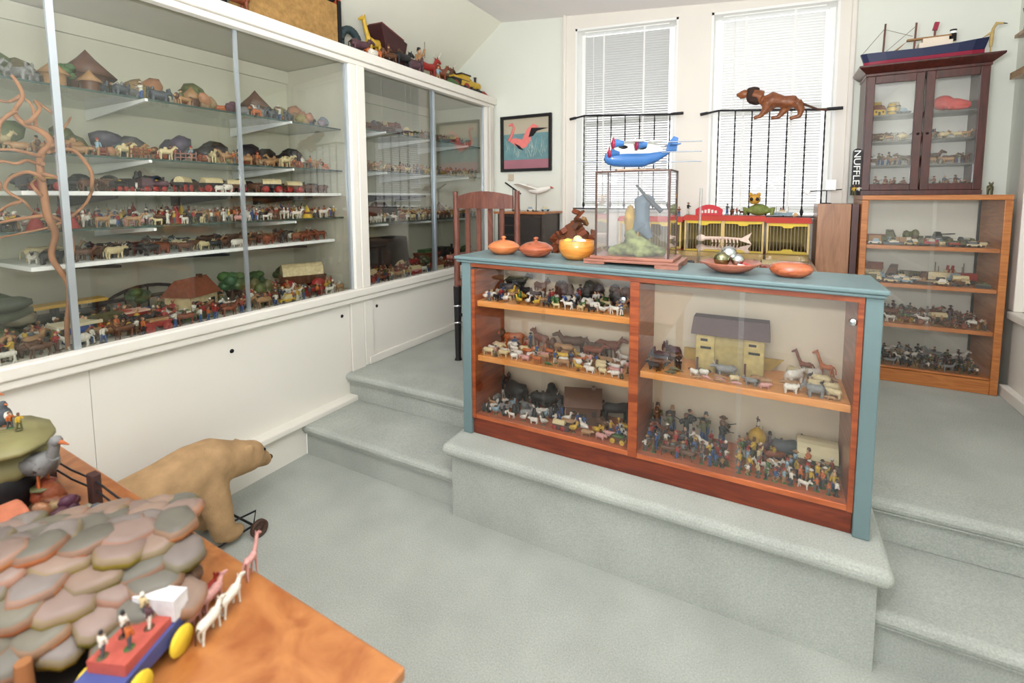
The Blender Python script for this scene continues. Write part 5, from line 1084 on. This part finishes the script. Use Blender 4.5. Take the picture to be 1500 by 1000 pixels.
# big pieces inside the wall case
for (yy, kind, col, h, rz, lab) in ((1.35, 'tree', 'green', .17, 0, 'round green toy tree behind the plain door pane, case floor'), (2.05, 'tree', 'green', .17, 1, 'dark green toy tree near the white post on the case floor'), (2.27, 'tree', 'green', .18, 2, 'twin-crowned green toy tree closest to the white post, case floor')):
    put(kind, col, (-3.14, yy, .9855), h, rz, lab)
t = empty('toy_bridge', (-3.18, 1.42, .986), 'dark arched toy bridge at the back of the wall-case floor', 'toy bridge')
b = MB(); n = 14
for k in range(n):
    a0, a1 = pi*k/n, pi*(k+1)/n
    b.tube([(0, -.26*cos(a0), .17*sin(a0)), (0, -.26*cos(a1), .17*sin(a1))], .01, n=5)
b.obj('arch', BLACK, t, loc=(0, 0, 0)); MB().box(-.03, -.27, .10, .03, .27, .112).obj('deck', BLACK, t, loc=(0, 0, 0))
for k in range(1, n, 2): a0 = pi*k/n; MB().tube([(0, -.26*cos(a0), .01), (0, -.26*cos(a0), .17*sin(a0))], .005, n=4).obj('strut', BLACK, t, loc=(0, 0, 0))
t = empty('toy_paddle_steamer', (-3.13, .98, .986), 'long dark toy barge with a flat yellow deck on the case floor', 'toy boat')
MB().box(-.04, -.22, 0, .04, .22, .10).obj('hull', plain('barge_dark', (44, 46, 38), .6, .2, 30), t, loc=(0, 0, 0)); MB().box(-.05, -.19, .135, .05, .21, .15).obj('deck', plain('deck_yellow', (206, 164, 62), .5, .1), t, loc=(0, 0, 0))
for k in range(5): MB().box(-.035, -.17+k*.085, .1, .035, -.155+k*.085, .1345).obj('deck_post', BLACK, t, loc=(0, 0, 0))
t = empty('toy_market_stall', (-2.86, .97, .986), 'cream-roofed blue toy stall on the case floor by the first door strip', 'toy building')
MB().box(-.05, -.05, 0, .05, .05, .08).obj('stall_body', plain('stall_blue', (54, 84, 156), .5, .1), t, loc=(0, 0, 0)); MB().box(-.06, -.085, .081, .06, .085, .095).obj('stall_roof', plain('stall_cream', (216, 204, 172), .6), t, loc=(0, 0, 0))
t = empty('toy_red_cart', (-2.90, 1.2, .986), 'dark red toy circus cart with a pale roof on the case floor', 'toy vehicle')
MB().box(-.04, -.07, .015, .04, .07, .085).obj('cart_body', plain('cart_red', (138, 44, 36), .5, .1), t, loc=(0, 0, 0)); MB().box(-.048, -.08, .086, .048, .08, .095).obj('cart_roof', plain('cart_pink', (206, 166, 146), .6), t, loc=(0, 0, 0))
for yy in (-.045, .045): MB().lathe([(0, .05), (.018, .05), (.018, -.05), (0, -.05)], (0, yy, .0185), 10, ax='x').obj('wheel', BLACK, t, loc=(0, 0, 0))
MB().hexa([(-3.2, 2.8, .987), (-2.98, 2.8, .987), (-2.98, 3.5, .987), (-3.2, 3.5, .987), (-3.2, 2.8, 1.30), (-3.0, 2.82, 1.30), (-3.0, 3.48, 1.30), (-3.2, 3.5, 1.30)]).obj('toy_castle_block', plain('castle_black', (40, 34, 32), .7, .2, 20), label='big near-black block-built toy castle filling the far bay under its lower shelf', cat='toy building', bevel=.01)
rs = random.Random(4); b = MB()
for k in range(26): b.ell((rs.uniform(-.09, .09), rs.uniform(-.22, .22), rs.uniform(.03, .22)), (.06, .08, .035), rs.choice([lin(c) for c in ((74, 88, 62), (92, 100, 72), (60, 70, 54), (104, 96, 70))]), n=8, k=5, rot=(rs.uniform(-.3, .3), rs.uniform(-.3, .3), rs.uniform(0, 3)))
b.v = [(x_, y_, max(0, z_)) for x_, y_, z_ in b.v]
b.obj('toy_hillside', TOY, loc=(-3.0, .60, .986), label='layered dark green toy hillside on the case floor behind the twisted branch', cat='toy hill')
MB().box(-.06, -.2, 0, .06, .2, .12).prism([(-.2, .12), (.2, .12), (.17, .17), (-.17, .17)], -.065, .065, 'x').obj('toy_long_barn', plain('barn_maroon', (74, 46, 44), .7, .2, 20), loc=(-3.19, .58, 1.21-.224+.0), label='long maroon toy barn behind the dark green toy hillside', cat='toy building')
t = empty('toy_throne', (-2.88, 3.13, 1.461), 'black carved toy throne on the far bay\'s lower glass shelf', 'toy throne')
MB().box(-.03, -.06, 0, .03, .06, .13).obj('back', BLACK, t, loc=(0, 0, 0))
for s in (-1, 1): MB().tube([(0, s*.058, .0), (0, s*.066, .16)], [.012, .008], n=6).obj('finial_post', BLACK, t, loc=(0, 0, 0))

# ================================================================= on top of the wall case
ZT = 2.6905
b = MB(); b.cbox((0, 0, .165), (.20, .66, .33)); 
t = empty('straw_board_box', (-2.86, 2.19, ZT), 'big rough straw-brown box on top of the wall case', 'box')
b.obj('box_body', plain('straw_brown', (160, 124, 74), .95, .22, 26, bump=1, bscale=120), t, loc=(0, 0, 0), bevel=.006); MB().box(-.11, .332, 0, .10, .365, .36).obj('dark_end_board', BLACK, t, loc=(0, 0, 0))
rs = random.Random(9); b = MB()
for k in range(60): y_ = rs.uniform(-.33, .1); b.tube([(.10, y_, 0.0), (.125+.01*rs.random(), y_+rs.uniform(-.02, .02), rs.uniform(.01, .05))], .003, n=3)
b.obj('straw_fringe', plain('straw_pale', (212, 184, 140), .9, .1), t, loc=(0, 0, 0))
t = empty('toy_fire_cart', (-2.84, 2.42, ZT+.331), 'orange-red toy cart with a dark top standing on the straw-brown box', 'toy vehicle')
MB().box(-.06, -.12, .03, .06, .10, .10).obj('cart_body', plain('cart_dark', (52, 48, 50), .5), t, loc=(0, 0, 0)); MB().box(-.07, .1, .0, .07, .14, .13).obj('cart_front', plain('cart_orange', (196, 82, 46), .5, .08), t, loc=(0, 0, 0))
for yy in (-.07, .06): MB().lathe([(0, .07), (.03, .07), (.03, -.07), (0, -.07)], (0, yy, .031), 12, ax='x').obj('wheel', BLACK, t, loc=(0, 0, 0))
t = empty('toy_cradle', (-2.80, 3.08, ZT+.04), 'dark tilted toy box bed on top of the wall case', 'toy furniture')
b = MB(); b.hexa([(-.09, -.08, .03), (.07, -.08, .0), (.07, .1, .02), (-.09, .1, .02), (-.12, -.14, .30), (.08, -.16, .28), (.08, .14, .20), (-.12, .16, .22)]); b.obj('bed_box', plain('cradle_maroon', (64, 34, 34), .5, .15), t, loc=(0, 0, 0), bevel=.006)
b = MB(); b.hexa([(-.1, -.12, .302), (.06, -.135, .29), (.06, .12, .222), (-.1, .13, .235), (-.1, -.12, .31), (.06, -.135, .298), (.06, .12, .23), (-.1, .13, .243)]); b.obj('lining', plain('cradle_rose', (120, 70, 66), .7), t, loc=(0, 0, 0))
for yy in (-.05, .07): MB().tube([(-.06, yy, .03), (.05, yy, -.038)], .014, n=5).obj('leg', BLACK, t, loc=(0, 0, 0))
t = empty('toy_arch', (-2.86, 2.72, ZT), 'dark teal arched toy gateway beside the straw-brown box', 'toy building')
b = MB()
for k in range(8):
    a0, a1 = pi*k/8, pi*(k+1)/8; b.tube([(0, -.09*cos(a0), .13+.1*sin(a0)), (0, -.09*cos(a1), .13+.1*sin(a1))], .03, n=6)
for s in (-1, 1): b.tube([(0, s*.09, 0), (0, s*.09, .14)], .03, n=6)
b.obj('arch', plain('teal_dark', (58, 72, 76), .6, .15), t, loc=(0, 0, 0))
TOPS = [('giraffe', 'yellow', 2.86, .24, -1.5, -2.72, 'yellow toy giraffe between the teal gateway and the dark box bed'), ('lion', 'orange', 2.80, .10, 1.3, -2.66, 'orange toy lion on the case-top rail below the yellow giraffe'), ('horse', 'plum', 2.70, .14, 1.5, -2.70, 'plum toy horse on the case top beside the teal gateway'), ('sheep', 'white', 2.77, .07, 1.6, -2.64, 'white toy sheep at the rail edge of the case top'),
  ('rider', 'brown', 2.98, .15, 1.3, -2.68, 'brown mounted toy rider on the case top in front of the dark box bed'), ('horse', 'black', 3.12, .15, 1.6, -2.66, 'black toy horse on the case top below the dark box bed'), ('elephant', 'plum', 3.27, .12, 1.5, -2.68, 'plum toy elephant on the case top after the dark box bed'),
  ('dancer', 'tan', 3.38, .20, 0, -2.70, 'tall tan toy figure with staff on the case top'), ('deer', 'red', 3.52, .2, 1.4, -2.72, 'red antlered toy deer on the case top'), ('camel', 'rust', 3.66, .16, 1.5, -2.70, 'rust toy camel on the case top behind the green reptile'), ('figure', 'sky', 3.57, .11, 0, -2.64, 'pale blue toy figure on the case-top edge'),
  ('lizard', 'green', 3.78, .11, 1.6, -2.66, 'green toy reptile stretched along the case-top edge'), ('deer', 'brown', 3.86, .2, 1.5, -2.78, 'brown antlered toy deer on the case top behind the green reptile'), ('wagon', 'black', 3.98, .13, 1.5, -2.72, 'black toy wagon on the case top beyond the green reptile'), ('loco', 'yellow', 4.15, .15, 1.5, -2.70, 'yellow toy locomotive near the far end of the case top'),
  ('lizard', 'red', 4.36, .09, 1.7, -2.66, 'red toy reptile at the very end of the case top'), ('rock', 'black', 1.62, .1, 1.5, -2.70, 'black toy rock on the case top before the straw-brown box'), ('bird', 'yellow', 1.56, .13, 1, -2.66, 'lime-yellow toy bird on the case top before the straw-brown box'), ('horse', 'rust', 1.74, .16, 1.5, -2.70, 'rust toy horse touching the straw-brown box end'), ('bird', 'pink', 3.2, .2, 1.6, -2.95, 'pink long-necked toy bird behind the dark box bed'), ('loco', 'slate', 1.30, .16, 1.5, -2.72, 'dark grey toy locomotive on the case top, far before the straw-brown box')]
for kind, col, y_, h, rz, x_, lab in TOPS: put(kind, col, (x_-.035, y_, ZT+.0005), h*1.25, rz, lab)

# ================================================================= bear on wheels
t = empty('bear_on_wheels', (-2.3, 1.1, 0), 'large worn tan stuffed toy bear on small iron wheels against the cream panels', 'toy bear')
b = MB(); X = -2.32
b.tube([(X, .56, .36), (X, .68, .37), (X, .85, .365), (X, 1.02, .375), (X, 1.15, .385), (X, 1.25, .385), (X+.01, 1.33, .37), (X+.015, 1.40, .35)], [.05, .10, .118, .122, .132, .125, .092, .082], n=16)
b.ell((X+.015, 1.42, .345), (.08, .085, .078), n=14, k=10); b.tube([(X+.015, 1.45, .33), (X+.02, 1.505, .29)], [.058, .04], n=12); b.ell((X+.02, 1.512, .285), (.038, .03, .034), n=10, k=6)
for s in (-1, 1): b.ell((X+.015+s*.062, 1.40, .415), (.022, .014, .024), n=8, k=6)
for s in (-1, 1):
    b.tube([(X+s*.055, 1.20, .33), (X+s*.085, 1.215, .22), (X+s*.09, 1.23, .12), (X+s*.09, 1.245, .06)], [.085, .068, .056, .052], n=10); b.ell((X+s*.09, 1.275, .05), (.048, .065, .036), n=10, k=6)
    b.tube([(X+s*.05, .70, .33), (X+s*.085, .68, .22), (X+s*.09, .70, .12), (X+s*.09, .71, .06)], [.095, .075, .056, .05], n=10); b.ell((X+s*.09, .745, .05), (.046, .062, .034), n=10, k=6)
remesh(b, 'body', BEAR, t, voxel=.013, smooth=5)
MB().ell((X+.022, 1.538, .288), (.016, .01, .013), n=8, k=6).obj('nose', plain('nose_brown', (86, 62, 46), .7), t)
for s in (-1, 1): MB().ell((X+.016+s*.045, 1.482, .365), (.008, .006, .008), n=8, k=6).obj('eye', BLACK, t)
for y_ in (.76, 1.365): MB().tube([(X-.165, y_, .0425), (X+.17, y_, .0425)], .006, n=6).obj('axle', IRON, t)
for s in (-1, 1): MB().tube([(X+s*.09, .70, .02), (X+s*.12, 1.365, .0425), (X+s*.12, 1.38, .11), (X+s*.09, 1.27, .105)], .005, n=6).obj('wheel_frame', IRON, t)
for y_ in (.76, 1.365):
    for s in (-1, 1):
        MB().lathe([(0, .007), (.010, .009), (.012, .003), (.030, .003), (.034, .010), (.042, .010), (.042, -.010), (.034, -.010), (.030, -.003), (0, -.005)], (X+s*.165, y_, .0425), 20, ax='x').obj('wheel', plain('rusty_iron', (74, 54, 44), .6, .25, 60), t)

# ================================================================= near table with the rock zoo
t = empty('burl_table', (-1.5, .1, 0), 'orange burl-veneered table in the near corner carrying the rock zoo', 'table')
def quadtop(z0, z1, ins=0): 
    return [(-.589-ins, .652-ins, z0), (-2.4+ins, .707-ins, z0), (-2.44+ins, -.55+ins, z0), (-.625-ins, -.60+ins, z0), (-.589-ins, .652-ins, z1), (-2.4+ins, .707-ins, z1), (-2.44+ins, -.55+ins, z1), (-.625-ins, -.60+ins, z1)]
MB().hexa(quadtop(.722, .75)).obj('tabletop', BURL, t, bevel=.007, seg=3); MB().hexa(quadtop(.63, .721, .06)).obj('apron', OAKH, t)
for x_, y_ in ((-.70, .54), (-2.06, .46), (-2.32, -.44), (-.72, -.48)): MB().hexa([(x_-.022, y_-.022, 0), (x_+.022, y_-.022, 0), (x_+.022, y_+.022, 0), (x_-.022, y_+.022, 0), (x_-.035, y_-.035, .63), (x_+.035, y_-.035, .63), (x_+.035, y_+.035, .63), (x_-.035, y_+.035, .63)]).obj('leg', OAK, t)
ZB = .751
t = empty('toy_paling', (-1.5, .59, ZB), 'dark post-and-wire toy fence along the back of the burl table', 'toy fence')
PD = plain('fence_dark', (70, 46, 42), .7, .15)
PX = [(-2.02, .592), (-1.735, .602), (-1.445, .593), (-1.19, .575)]
for i, (x_, y_) in enumerate(PX): MB().box(x_-.018, y_-.012, ZB, x_+.018, y_+.012, ZB+(.10, .095, .085, .11)[i]).obj('fence_post', PD, t, bevel=.003)
for z_ in (.075, .045):
    for (a, c), (d, e) in zip(PX[:-1], PX[1:]): MB().tube([(a, c, ZB+z_), ((a+d)/2, (c+e)/2, ZB+z_-.006), (d, e, ZB+z_)], .003, n=5).obj('fence_wire', IRON, t)
# rock shelter with overlapping slab roof
t = empty('rock_shelter', (-1.22, .38, ZB), 'painted toy rock shelter roofed with overlapping stone slabs on the burl table', 'toy building')
rs = random.Random(21)
SL = [lin(c) for c in ((122, 112, 106), (136, 116, 106), (112, 106, 92), (140, 118, 104), (104, 100, 90))]; ED = [lin(c) for c in ((168, 100, 62), (176, 116, 74), (136, 120, 44), (112, 106, 40))]
A_, B_ = Vector((-1.44, .10, .985)), Vector((-1.155, .535, .925))
b = MB(); along = (B_-A_)
for tier in range(-5, 6):
    nslab = 7
    for k in range(nslab+1):
        s = (k+(.5 if tier % 2 else 0)+rs.uniform(-.18, .18))/nslab
        if s > 1.04: continue
        out = tier/6
        c = A_+along*s+Vector((.165*out+.012*rs.uniform(-1, 1), -.06*out, -.15*max(0, out)**1.2-.03*max(0, -out)+rs.uniform(-.004, .004)))
        wL, wW = rs.uniform(.042, .056), rs.uniform(.030, .038); tilt = .10+.42*max(0, out)-.25*max(0, -out)
        R = Matrix.Rotation(-.32+rs.uniform(-.3, .3), 3, 'Z') @ Matrix.Rotation(tilt+rs.uniform(-.08, .08), 3, 'Y') @ Matrix.Rotation(rs.uniform(-.16, .16), 3, 'X')
        P = []; F = []; n = 14; ce, se = rs.choice(SL), rs.choice(ED); ph = rs.uniform(0, 6)
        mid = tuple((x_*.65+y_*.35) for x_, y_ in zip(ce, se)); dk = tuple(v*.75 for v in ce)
        rings = ((0, .012), (.55, .012), (.86, .008), (1.0, -.002), (.98, -.014), (.7, -.018))
        for f, z_ in rings:
            for j in range(n):
                a = 2*pi*j/n; w = 1+.09*sin(2*a+ph)+.07*sin(5*a+ph*2); P.append(c+R @ Vector((wW*1.3*f*cos(a)*w, wL*f*sin(a)*w, z_)))
        k0 = len(b.v); b.v += [tuple(p_) for p_ in P]
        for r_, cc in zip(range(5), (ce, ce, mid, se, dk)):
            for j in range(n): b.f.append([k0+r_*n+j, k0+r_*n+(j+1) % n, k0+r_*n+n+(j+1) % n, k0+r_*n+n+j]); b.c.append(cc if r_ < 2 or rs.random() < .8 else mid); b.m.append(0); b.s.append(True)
b.obj('slab_roof', TOY, t)
b = MB()
def rockwall(x0_, y0_, x1_, y1_, hh, n_):
    for k in range(n_):
        f = k/(n_-1)
        for q in range(4): b.ell((x0_+(x1_-x0_)*f+rs.uniform(-.012, .012), y0_+(y1_-y0_)*f, ZB+hh*(q+.5)/4), (.036, .028, hh/5.5), rs.choice([lin(c) for c in ((120, 84, 62), (98, 72, 54), (140, 104, 78), (112, 104, 66))]), n=8, k=5, rot=(rs.uniform(-.3, .3), rs.uniform(-.3, .3), rs.uniform(0, 3)))
rockwall(-1.26, .54, -1.10, .53, .12, 5); rockwall(-1.42, .18, -1.30, .50, .15, 8)
b.v = [(x_, y_, max(ZB, z_)) for x_, y_, z_ in b.v]; b.obj('rock_wall', TOY, t)
for x_, y_ in ((-1.12, .27), (-1.19, .16)): MB().tube([(x_, y_, ZB), (x_+.004, y_, ZB+.10)], [.016, .012], n=7).obj('post', plain('post_ochre', (150, 100, 62), .7, .15), t)
MB().hexa([(-1.36, .10, ZB), (-1.12, .06, ZB), (-1.05, .36, ZB), (-1.2, .5, ZB), (-1.36, .10, ZB+.004), (-1.12, .06, ZB+.004), (-1.05, .36, ZB+.004), (-1.2, .5, ZB+.004)]).obj('shade_sheet', plain('den_shade', (44, 36, 30), .9), t)  # dark sheet under the roof, shade of the interior laid on as colour
# rear grotto
t = empty('rock_grotto', (-1.95, .46, ZB), 'mossy toy rock grotto with a black cave mouth at the back of the burl table', 'toy building')
b = MB()
for k in range(3, 12):
    a = pi*k/11; x_, z_ = -1.98+.14*cos(a), ZB+.03+.16*sin(a); b.ell((x_, .47, z_), (.06, .10, .035), rs.choice([lin(c) for c in ((128, 122, 82), (146, 140, 92), (110, 106, 74), (150, 138, 112))]), n=9, k=6, rot=(0, -a+pi/2, 0))
b.ell((-1.99, .47, ZB+.2), (.20, .13, .02), lin((142, 136, 92)), n=12, k=5); b.v = [(x_, y_, max(ZB, z_)) for x_, y_, z_ in b.v]; b.obj('rock_mass', TOY, t)
MB().ell((-1.90, .45, ZB+.075), (.065, .085, .09), n=12, k=8).obj('cave_shade', BLACK, t)  # solid black lump standing in for the shade inside the cave
for k in range(5):
    put('rock', ('rust', 'tan', 'plum', 'tan', 'grey')[k], (-1.80+.035*k, .535-.02*(k % 2), ZB), .05+.012*(k % 3), k*1.1, ('rust', 'tan', 'plum', 'sandy', 'grey')[k]+' toy rock between the grotto and the paling on the burl table')
put('penguin', 'sky', (-1.875, .40, ZB), .06, -.5, 'pale blue and white toy penguin before the black cave mouth'); put('bear', 'white', (-1.80, .44, ZB), .05, -.3, 'small white toy bear before the black cave mouth')
# brick arch, statues and animals
t = empty('toy_brick_arch', (-1.66, .37, ZB), 'terracotta arched toy tunnel on the burl table in front of the grotto', 'toy building')
b = MB(); b.prism([(-.11, 0)]+[(-.11*cos(pi*k/12), .02+.115*sin(pi*k/12)) for k in range(13)]+[(.11, 0), (.065, 0)]+[(.065*cos(pi*k/10), .015+.075*sin(pi*k/10)) for k in range(11)]+[(-.065, 0)], -.06, .06, 'y')
b.obj('arch', plain('terracotta', (178, 106, 78), .8, .12, 40, bump=.5, bscale=80), t, loc=(0, 0, 0), bevel=.006); MB().box(-.06, .045, .001, .06, .055, .08).obj('dark_back', BLACK, t, loc=(0, 0, 0))
ZOO = [('sheep', 'white', -1.53, .33, .085, .3, 'large white toy sheep in front of the terracotta tunnel'), ('bear', 'cream', -1.47, .27, .07, .6, 'cream toy bear beside the large white sheep on the burl table'), ('elephant', 'slate', -1.42, .505, .085, 2.6, 'dark grey toy elephant by the dark paling on the burl table'), ('elephant', 'grey', -1.50, .47, .07, .4, 'lighter grey toy elephant between tunnel and paling'), ('penguin', 'slate', -1.545, .535, .10, 0, 'tall dark toy penguin standing by the dark paling'),
       ('rock', 'tan', -1.50, .40, .07, .5, 'tan toy rock beside the terracotta tunnel'), ('rock', 'rust', -1.56, .43, .06, 1.5, 'rust toy rock beside the terracotta tunnel'), ('lizard', 'olive', -1.64, .50, .05, .2, 'olive toy reptile between grotto and tunnel'), ('bird', 'slate', -1.46, .545, .06, .9, 'slate toy bird near a paling post'), ('rock', 'slate', -1.66, .545, .055, .2, 'slate toy rock along the paling wire'), ('bird', 'sky', -1.41, .555, .055, 2, 'pale blue toy bird by a paling post')]
for kind, col, x_, y_, h, rz, lab in ZOO: put(kind, col, (x_, y_, ZB), h, rz, lab)
GT = ZB+.222
for kind, col, x_, y_, h, lab in (('bird', 'white', -2.10, .49, .10, 'large white toy bird perched on the grotto roof'), ('penguin', 'slate', -2.02, .50, .075, 'dark toy penguin on the grotto roof'), ('figure', 'yellow', -1.94, .51, .05, 'yellow toy figure on the grotto roof'), ('figure', 'orange', -1.975, .50, .05, 'orange toy figure on the grotto roof'), ('bird', 'grey', -1.83, .52, .16, 'grey vulture-like toy bird at the edge of the grotto')):
    put(kind, col, (x_, y_, GT if x_ < -1.9 else ZB+.07), h, .4, lab)
put('rock', 'rust', (-1.83, .53, ZB), .11, .3, 'big rust toy rock under the vulture-like bird')
# circus parade: four horses and a wagon
ang = math.atan2(.57-.40, -1.09+1.0)
hd = Vector((cos(1.95), sin(1.95), 0)); sd = Vector((hd.y, -hd.x, 0)); base = Vector((-1.0, .47, ZB))
for k in range(4):
    p = base+hd*(.035+.062*(k//2))+sd*(.022 if k % 2 else -.022)
    put('horse', ('pink', 'white')[k % 2], p, .062, 1.95, ('pinkish', 'white')[k % 2]+' toy horse '+('leading', 'harnessed in')[k//2 == 0]+' the parade team on the burl table')
put('giraffe', 'pink', base+hd*.19+sd*.005, .085, 1.95, 'pink toy giraffe walking ahead of the parade horses')
put('dog', 'red', base+hd*.125+sd*-.05, .045, 1.95, 'red toy dog trotting beside the parade horses')
t = empty('parade_wagon', (-1.03, .40, ZB), 'red, white and blue toy parade wagon with yellow wheels on the burl table', 'toy vehicle', rz=1.95)
MB().hexa([(-.07, -.04, .03), (.06, -.04, .03), (.06, .04, .03), (-.07, .04, .03), (-.08, -.045, .058), (.07, -.045, .07), (.07, .045, .07), (-.08, .045, .058)]).obj('wagon_bed', plain('parade_blue', (74, 84, 140), .4, .1), t, loc=(0, 0, 0))
MB().box(-.06, -.038, .06, .05, .038, .082).obj('wagon_side', plain('parade_red', (176, 84, 72), .5, .12, 60), t, loc=(0, 0, 0)); MB().box(.04, -.045, .071, .075, .045, .115).obj('wagon_front', plain('parade_white', (214, 214, 216), .5, .1, 60), t, loc=(0, 0, 0))
for x_ in (-.05, .045):
    for s in (-1, 1): MB().lathe([(0, .004), (.026, .004), (.028, 0), (.026, -.004), (0, -.004)], (x_, s*.052, .0285), 16, ax='y').obj('wheel', plain('parade_yellow', (226, 196, 60), .4, .05), t, loc=(0, 0, 0))
for k in range(5): put('figure', ('white', 'orange', 'white', 'plum', 'cream')[k], Vector((-1.03, .40, ZB+.0825))+hd*(-.05+.021*k)+sd*(.016 if k % 2 else -.016), .05, 1.9, ('white', 'orange', 'bright white', 'plum', 'cream')[k]+' toy figure riding in the parade wagon')

# ================================================================= light and camera
def area(name, loc, rot, sx, sy, e, col=(1, .97, .93)):
    l = bpy.data.lights.new(name, 'AREA'); l.shape = 'RECTANGLE'; l.size = sx; l.size_y = sy; l.energy = e; l.color = col
    o = bpy.data.objects.new(name, l); COL.objects.link(o); o.location = loc; o.rotation_euler = rot; return o
area('overhead_fill', (-.3, .2, 3.15), (0, 0, 0), 1.4, .6, 14, (.96, .98, 1))  # added pair of unseen overhead fill lights that brighten the room
area('overhead_fill', (-.5, -1.1, 3.1), (radians(14), 0, 0), 1.8, .7, 20, (.96, .98, 1))
area('bounce_fill', (-.1, .1, 1.9), (radians(180-27), 0, radians(14)), .5, .5, 145, (.95, .975, 1))  # added unseen fill aimed up to brighten ceiling and back wall
w = bpy.data.worlds.new('daylight'); SC.world = w; w.use_nodes = True
N, L = w.node_tree.nodes, w.node_tree.links; bg = N['Background']
tc = N.new('ShaderNodeTexCoord'); sp = N.new('ShaderNodeSeparateXYZ'); L.new(tc.outputs['Generated'], sp.inputs[0])
r = ramp(N, [(.36, (.46, .47, .46)), (.49, (1, 1, 1)), (.8, (.95, .97, 1.0))]); mr = N.new('ShaderNodeMapRange'); mr.inputs['From Min'].default_value = -1
L.new(sp.outputs['Z'], mr.inputs['Value']); L.new(mr.outputs[0], r.inputs['Fac']); L.new(r.outputs['Color'], bg.inputs['Color']); bg.inputs['Strength'].default_value = 1.9

cd = bpy.data.cameras.new('camera'); cam = bpy.data.objects.new('camera', cd); COL.objects.link(cam); SC.camera = cam
cd.sensor_width = 36; cd.lens = 36*703.76/1500; cd.shift_y = -(500-351.29)/1500; cd.clip_start = .05
Rm = Matrix(((.87980681, .47531178, -.00432362), (.03745429, -.07839025, -.99621892), (-.47385352, .87631825, -.08677074)))
cam.matrix_world = Matrix.Translation((0, 0, 1.65)) @ Matrix((Rm[0], -Rm[1], -Rm[2])).transposed().to_4x4()
cd.dof.use_dof = True; cd.dof.focus_distance = 2.7; cd.dof.aperture_fstop = 2.2
SC.cycles.transparent_max_bounces = 32; SC.cycles.max_bounces = 8; SC.cycles.use_denoising = True
SC.view_settings.view_transform = 'Standard'; SC.view_settings.look = 'None'; SC.view_settings.gamma = 1; SC.view_settings.use_curve_mapping = False
SC.view_settings.exposure = 0.0
print('toys', NT, 'objects', len(bpy.data.objects))
